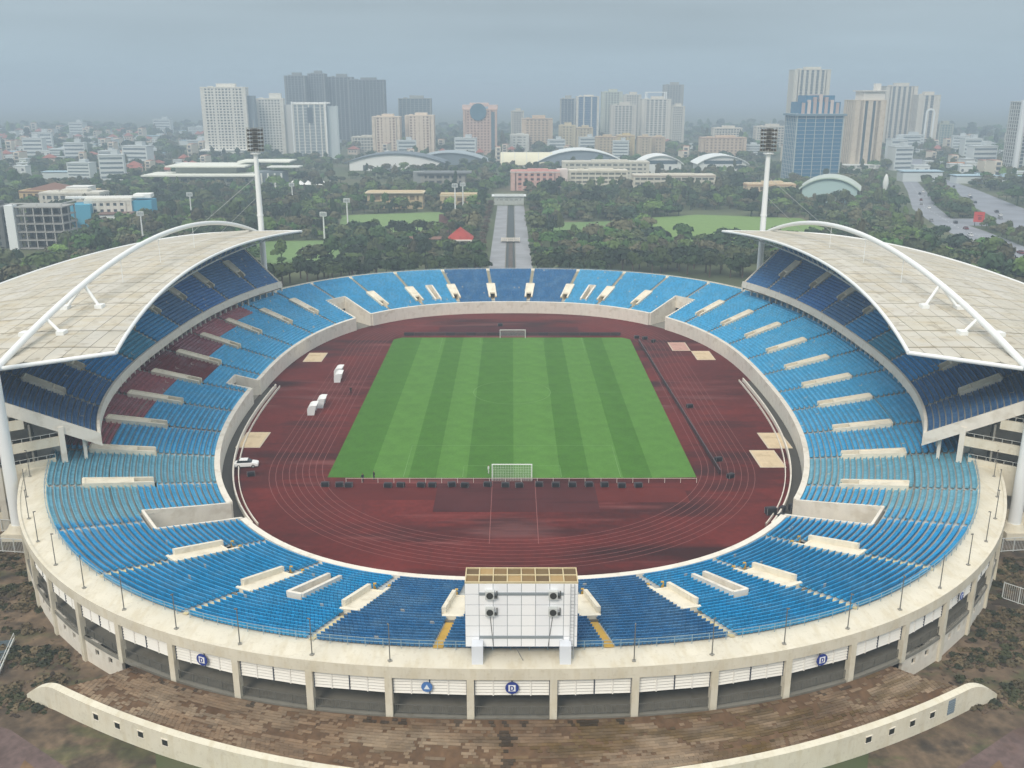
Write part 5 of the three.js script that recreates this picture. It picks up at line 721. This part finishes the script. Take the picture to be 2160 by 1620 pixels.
// training ground light poles
{
  const L = [[-81.1, -256.7, 19, 'beside the big pale training field'], [-87, -226, 16, 'beside the smaller training field'], [-172, -228, 16, 'before the blue institute'], [-171, -296, 18, 'in the wood beyond the maroon roof'], [-132, -364, 17, 'before the low white building'], [-30, -292, 23, 'beside the red brown running strip'], [-29, -354, 18, 'near the shorter beige shed']];
  L.forEach(([x, z, h, where]) => { const o = thing('light_pole', `tall white light pole with square lamp head ${where}`, 'light pole', [x, 0, z], 0, 'training ground light poles'); mesh('pole', cyl(0.45, 0.3, h - 2, 0, 0, 0, 10), M('#e6e9e8', 0.5), o); mesh('lamp_head', [box(3.2, 0.2, 0.4, 0, h - 2.1, 0.3), box(3.2, 0.2, 0.4, 0, h - 0.2, 0.3), box(0.2, 2.1, 0.4, -1.5, h - 2.1, 0.3), box(0.2, 2.1, 0.4, 1.5, h - 2.1, 0.3)], M('#dfe3e3', 0.5), o); for (let i = 0; i < 3; i++) for (let j = 0; j < 2; j++) mesh('lamp', box(0.75, 0.75, 0.4, -0.95 + i * 0.95, h - 1.85 + j * 0.9, 0.4), M('#b9c0c2', 0.3), o); });
}
// ---------------------------------------------------------------- low houses of the hazy suburb
{
  const rnd = rngOf(2024), kinds = [
    ['suburb_house', 'small white flat roofed house in the hazy suburb', 'house', (o) => { mesh('wall', box(9, 8, 9), M('#d9dedd', 0.8), o); mesh('roof', box(9.6, 0.6, 9.6, 0, 8, 0), M('#c3cbcc', 0.8), o); mesh('window', [-2.5, 2.5].flatMap((x) => [1.4, 4.6].map((y) => box(1.6, 1.8, 0.3, x, y, 4.5))), M('#566069', 0.4), o, { stuff: true }); }],
    ['suburb_house', 'small red roofed house in the hazy suburb', 'house', (o) => { mesh('wall', box(10, 6, 8), M('#d8c8b8', 0.8), o); const c = new THREE.ConeGeometry(7.6, 3.4, 4); c.rotateY(Math.PI / 4); c.translate(0, 7.7, 0); mesh('roof', c, M('#9c5f52', 0.85), o); mesh('window', [-3, 0, 3].map((x) => box(1.5, 1.8, 0.3, x, 2.4, 4)), M('#566069', 0.4), o, { stuff: true }); }],
    ['suburb_shed', 'long pale blue roofed shed in the hazy suburb', 'shed', (o) => { mesh('wall', box(26, 5, 11), M('#cbd3d4', 0.8), o); mesh('roof', [box(27, 0.5, 6.4, 0, 5.6, 2.8), box(27, 0.5, 6.4, 0, 5.7, -2.8)], M('#a9c4d2', 0.6), o); }],
    ['suburb_tube_house', 'narrow tall cream house in the hazy suburb', 'house', (o) => { mesh('wall', box(5.5, 14, 12), M('#dcd3c2', 0.8), o); mesh('roof', box(6, 0.5, 8, 0, 14, -1.5), M('#a07a6c', 0.8), o); mesh('balcony', [3.4, 6.8, 10.2].map((y) => box(5.4, 0.9, 1, 0, y, 6.4)), M('#c9c3b8', 0.8), o, { stuff: true }); mesh('window', [1, 4.4, 7.8, 11.2].map((y) => box(3.2, 1.8, 0.3, 0, y, 6)), M('#4f5961', 0.4), o, { stuff: true }); }],
    ['suburb_block', 'hazy pale mid rise block in the suburb', 'building', (o) => { mesh('wall', box(22, 17, 12), M('#d3dadb', 0.8), o); mesh('roof', [box(22.6, 0.8, 12.6, 0, 17, 0), box(6, 3, 6, 3, 17.8, 0)], M('#bfc7c9', 0.8), o); const w = []; for (let i = 0; i < 5; i++) w.push(box(20, 1.4, 0.3, 0, 1.4 + i * 3.3, 6)); mesh('window_bands', w, M('#6c7a84', 0.4), o, { stuff: true }); }],
  ];
  const protos = kinds.map(([n, l, c, f]) => { const o = thing(n, l, c, [0, 0, 0], 0, 'low buildings of the hazy suburb'); f(o); return o; }), first = kinds.map(() => true);
  const put = (x, z, k, s) => { if (!free(x, z)) return; const a = (rnd() - 0.5) * 0.6, sc = [s * (0.8 + 0.5 * rnd()), s * (0.7 + 0.6 * rnd()), s]; if (first[k]) { protos[k].position.set(x, 0, z); protos[k].rotation.y = a; protos[k].scale.set(...sc); first[k] = false; } else copyOf(protos[k], [x, 0, z], a, null, sc); keepOut.push([x - 6, x + 6, z - 6, z + 6]); };
  for (let i = 0; i < 170; i++) { const D = 800 + 1000 * rnd() ** 1.1, q = -0.55 + 0.24 * rnd(); put(q * D, 216 - D, [0, 1, 1, 2, 3, 0, 1, 3, 0, 4][Math.floor(rnd() * 10)], 0.75 + D / 4500); }
  for (let i = 0; i < 46; i++) { const D = 900 + 500 * rnd(), q = 0.39 + 0.16 * rnd(); put(q * D, 216 - D, [0, 3, 4, 3, 1, 0][Math.floor(rnd() * 6)], 1.0); }
  for (let i = 0; i < 60; i++) { const D = 960 + 420 * rnd(), q = -0.19 + 0.50 * rnd(); put(q * D, 216 - D, [0, 1, 3, 3, 4][Math.floor(rnd() * 5)], 0.95); }
  for (let i = 0; i < 16; i++) { const D = 760 + 160 * rnd(), q = 0.41 + 0.12 * rnd(); put(q * D, 216 - D, [0, 3, 2][Math.floor(rnd() * 3)], 1.1); }
}
// ---------------------------------------------------------------- woods
{
  const rnd = rngOf(99); let n = 0;
  for (let r = 0; r < 3; r++) for (let i = 0; i < 48; i++) {             // first rows behind the far stand, one by one
    const x = -168 + i * 7.15 + (rnd() - 0.5) * 5, base = -128 - 0 * Math.abs(x), q = OUTERz(x), z = q - 32 - (x > 36 ? 17 : 0) - r * 8 - rnd() * 5; if (!free(x, z) || x > 175) continue;
    tree(x, z, 0.95 + 0.4 * rnd(), n++, GREENS[Math.floor(rnd() * 6)], 'broadleaf tree in the dense belt behind the far stand', 'trees behind the far stand');
  }
  function OUTERz(x) { return -109 * (1 - Math.min(1, Math.abs(x) / 150) ** 2.5 * 0.55); }
  for (let i = 0; i < 26; i++) for (const [x, s] of [[-13.6, 1], [12.2, -1]]) { const z = -150 - i * 9.4 + (rnd() - 0.5) * 3; tree(x + (rnd() - 0.5) * 1.6, z, 0.62 + 0.2 * rnd(), i, M(['#5a4f45', '#64564b', '#50503f'][i % 3], 0.95), s > 0 ? 'brownish sparse avenue tree beside the boulevard, training field side' : 'brownish sparse avenue tree beside the boulevard, wood side', 'avenue trees', 'avenue_tree', BUSHY[i % 2], 2.2); }
  for (const [x, z, k] of [[-66, -236, 1.45], [-50, -246, 1.2], [-60, -262, 1.0], [-96, -262, 1.3], [-101, -300, 1.2], [-44, -262, 1.1]]) tree(x, z, k, n++, GREENS[2], `large dark round tree standing at the training field, ${['tallest', 'middle', 'smallest', 'by the light pole', 'at the field corner', 'near the red strip'][n % 6]}`, 'field trees');
  // the rest reads as one wood
  const sets = { woodland: [], island: [] }, spots = [];
  const fill = (x0, x1, z0, z1, step, k0, k1, ok) => { for (let z = z0; z > z1; z -= step) for (let x = x0; x < x1; x += step) { const X = x + (rnd() - 0.5) * step * 1.1, Z = z + (rnd() - 0.5) * step * 1.1; if (Math.abs(X) > (216 - Z) * 0.64 || !free(X, Z) || [5, 10, 15].some((q) => inPoly(X + q, Z - q * 0.7, HW1) || inPoly(X + q * 0.8, Z - q * 0.6, HW2)) || (ok && !ok(X, Z))) continue; spots.push([X, Z, k0 + (k1 - k0) * rnd()]); } };
  const sparse = (X, Z) => fbm(X / 900 + 0.5, Z / 900 + 0.5, 12, 12, 3, 77) > 0.43;
  fill(14, 330, -178, -480, 6.4, 0.55, 1.15, (X, Z) => fbm(X / 300, Z / 300, 5, 5, 3, 66) > 0.3 && !(X > 200 && Z > -180));
  fill(-330, -15, -178, -300, 6.6, 0.55, 1.1, (X, Z) => X > -200 || Z < -240); fill(-420, -15, -300, -490, 7, 0.55, 1.1); fill(120, 218, -110, -178, 6.6, 0.6, 1.15); fill(-230, -120, -90, -178, 7, 0.6, 1.1);
  fill(-560, 560, -490, -900, 10, 0.6, 1.15, sparse); fill(-1200, 900, -900, -1900, 19, 0.9, 1.7, sparse);
  fill(300, 520, -330, -700, 9, 0.6, 1.1, (X, Z) => X > 330 + (-(Z + 380)) * 0.2);
  fill(250, 318, -330, -470, 6, 0.5, 0.9); fill(252, 300, -200, -292, 7, 0.5, 0.9);
  const m = new THREE.Matrix4(), c = new THREE.Color(), groups = [[], [], [], []]; spots.forEach((s, i) => groups[i % 4].push(s));
  const tones = ['#33492b', '#415936', '#2d402a', '#5a6f3e', '#566040', '#364c33', '#626149', '#4a6b38', '#6d8a48', '#3d5342'];
  groups.forEach((g, v) => {
    const geo = metric(mergeGeometries([CROWNS[v].clone().translate(0, 1.2, 0), TRUNKS[v].clone()].map(clean))), im = new THREE.InstancedMesh(geo, M('#ffffff', 0.95), g.length);
    g.forEach((s, i) => { const pick = rnd(), big = pick < 0.18 ? 1.35 : 0.7 + 0.5 * rnd(), slim = pick > 0.9 ? 0.6 : 1, tall = pick > 0.9 ? 1.5 : 1; m.makeRotationY(rnd() * 6.28).scale(new THREE.Vector3(s[2] * big * slim * (0.9 + 0.4 * rnd()), s[2] * big * tall * (0.7 + 0.55 * rnd()), s[2] * big * slim * (0.9 + 0.4 * rnd()))).setPosition(s[0], -0.3, s[1]); im.setMatrixAt(i, m); const patch = fbm(s[0] / 400 + 0.5, s[1] / 400 + 0.5, 9, 9, 2, 33); c.set(tones[Math.floor(clamp(patch * 0.7 + rnd() * 0.5 - 0.1, 0, 0.999) * 10)]).multiplyScalar(0.6 + 0.7 * rnd()); im.setColorAt(i, c); });
    im.name = numbered('woodland'); im.userData = { kind: 'stuff', label: 'dense mixed green wood filling the land towards the towers', category: 'woodland', group: 'woodland masses' }; im.castShadow = im.receiveShadow = true; scene.add(im);
  });
  // dry growth and rubble on the yards beside the stadium
  const tuft = crownGeo(880, 0.55, 0.7, 70, 0.16), L = [];
  for (let i = 0; i < 14000; i++) { const s = i % 2 ? 1 : -1, x = s * (46 + 60 * rnd()), z = 84 + 48 * rnd(), edge = 125 * Math.max(0, 1 - (Math.abs(x) / 84.5) ** 2.5) ** 0.4; if (!(Math.abs(x) > 90 || z > edge + 6.5) || z > 123 || fbm(x / 60 + 0.5, z / 60, 10, 44, 3, 3) < 0.47) continue; if (Math.abs(x) < 53.5 && z > 108) continue; L.push([x, z]); }
  const im = new THREE.InstancedMesh(tuft, M('#ffffff', 0.95), L.length); L.forEach((q, i) => { const k = 0.4 + 0.9 * rnd() ** 2; m.makeRotationY(rnd() * 6).scale(new THREE.Vector3(k * 1.2, k * 0.8, k * 1.2)).setPosition(q[0], -0.15, q[1]); im.setMatrixAt(i, m); c.set(['#544d3a', '#40432c', '#635843', '#343828', '#6e624c'][Math.floor(rnd() * 5)]); im.setColorAt(i, c); }); const ag = new THREE.IcosahedronGeometry(0.5, 0), rub = new THREE.InstancedMesh(metric(clean(ag)), M('#ffffff', 0.95, { map: TX.paving }), L.length); L.forEach((q, i) => { const k = 0.15 + 0.7 * rnd() ** 3; m.makeRotationY(rnd() * 6).scale(new THREE.Vector3(k * (1 + rnd()), k * 0.45, k * (0.6 + 0.6 * rnd()))).setPosition(q[0] + (rnd() - 0.5) * 6, 0.02, Math.max(88, q[1] + (rnd() - 0.2) * 2)); rub.setMatrixAt(i, m); c.set(['#8d7f6a', '#766a59', '#a09279', '#5e5547'][Math.floor(rnd() * 4)]); rub.setColorAt(i, c); }); rub.name = 'rubble'; rub.userData = { kind: 'stuff', label: 'broken tan stones strewn over the dark soil beside the stadium', category: 'rubble' }; rub.castShadow = rub.receiveShadow = true; scene.add(rub);
  im.name = 'dry_growth'; im.userData = { kind: 'stuff', label: 'tangled dry growth on the dark soil beside the stadium', category: 'dry growth' }; im.castShadow = im.receiveShadow = true; scene.add(im);
}
{ // metal stair lying on the soil
  const o = thing('steel_stair', 'dark steel stair with pale rails lying on the soil beside the curved facade', 'stair', [-64.5, 0.05, 112], 0.25); for (const x of [-0.9, 0.9]) mesh('stringer', box(0.15, 0.35, 8, x, 0.1, 0), M('#c3c6c2', 0.5), o); for (let i = 0; i < 14; i++) mesh('tread', box(1.7, 0.08, 0.42, 0, 0.18 + (i % 3) * 0.03, -3.7 + i * 0.56), M('#4c5a60', 0.5), o); for (const x of [-0.95, 0.95]) mesh('hand_rail', [rod([x, 1.1, -4], [x, 1.1, 4], 0.05), ...[-4, -1.3, 1.3, 4].map((z) => rod([x, 0.3, z], [x, 1.1, z], 0.04))], M('#c9ccca', 0.5), o);
}
renderer.render(scene, camera);
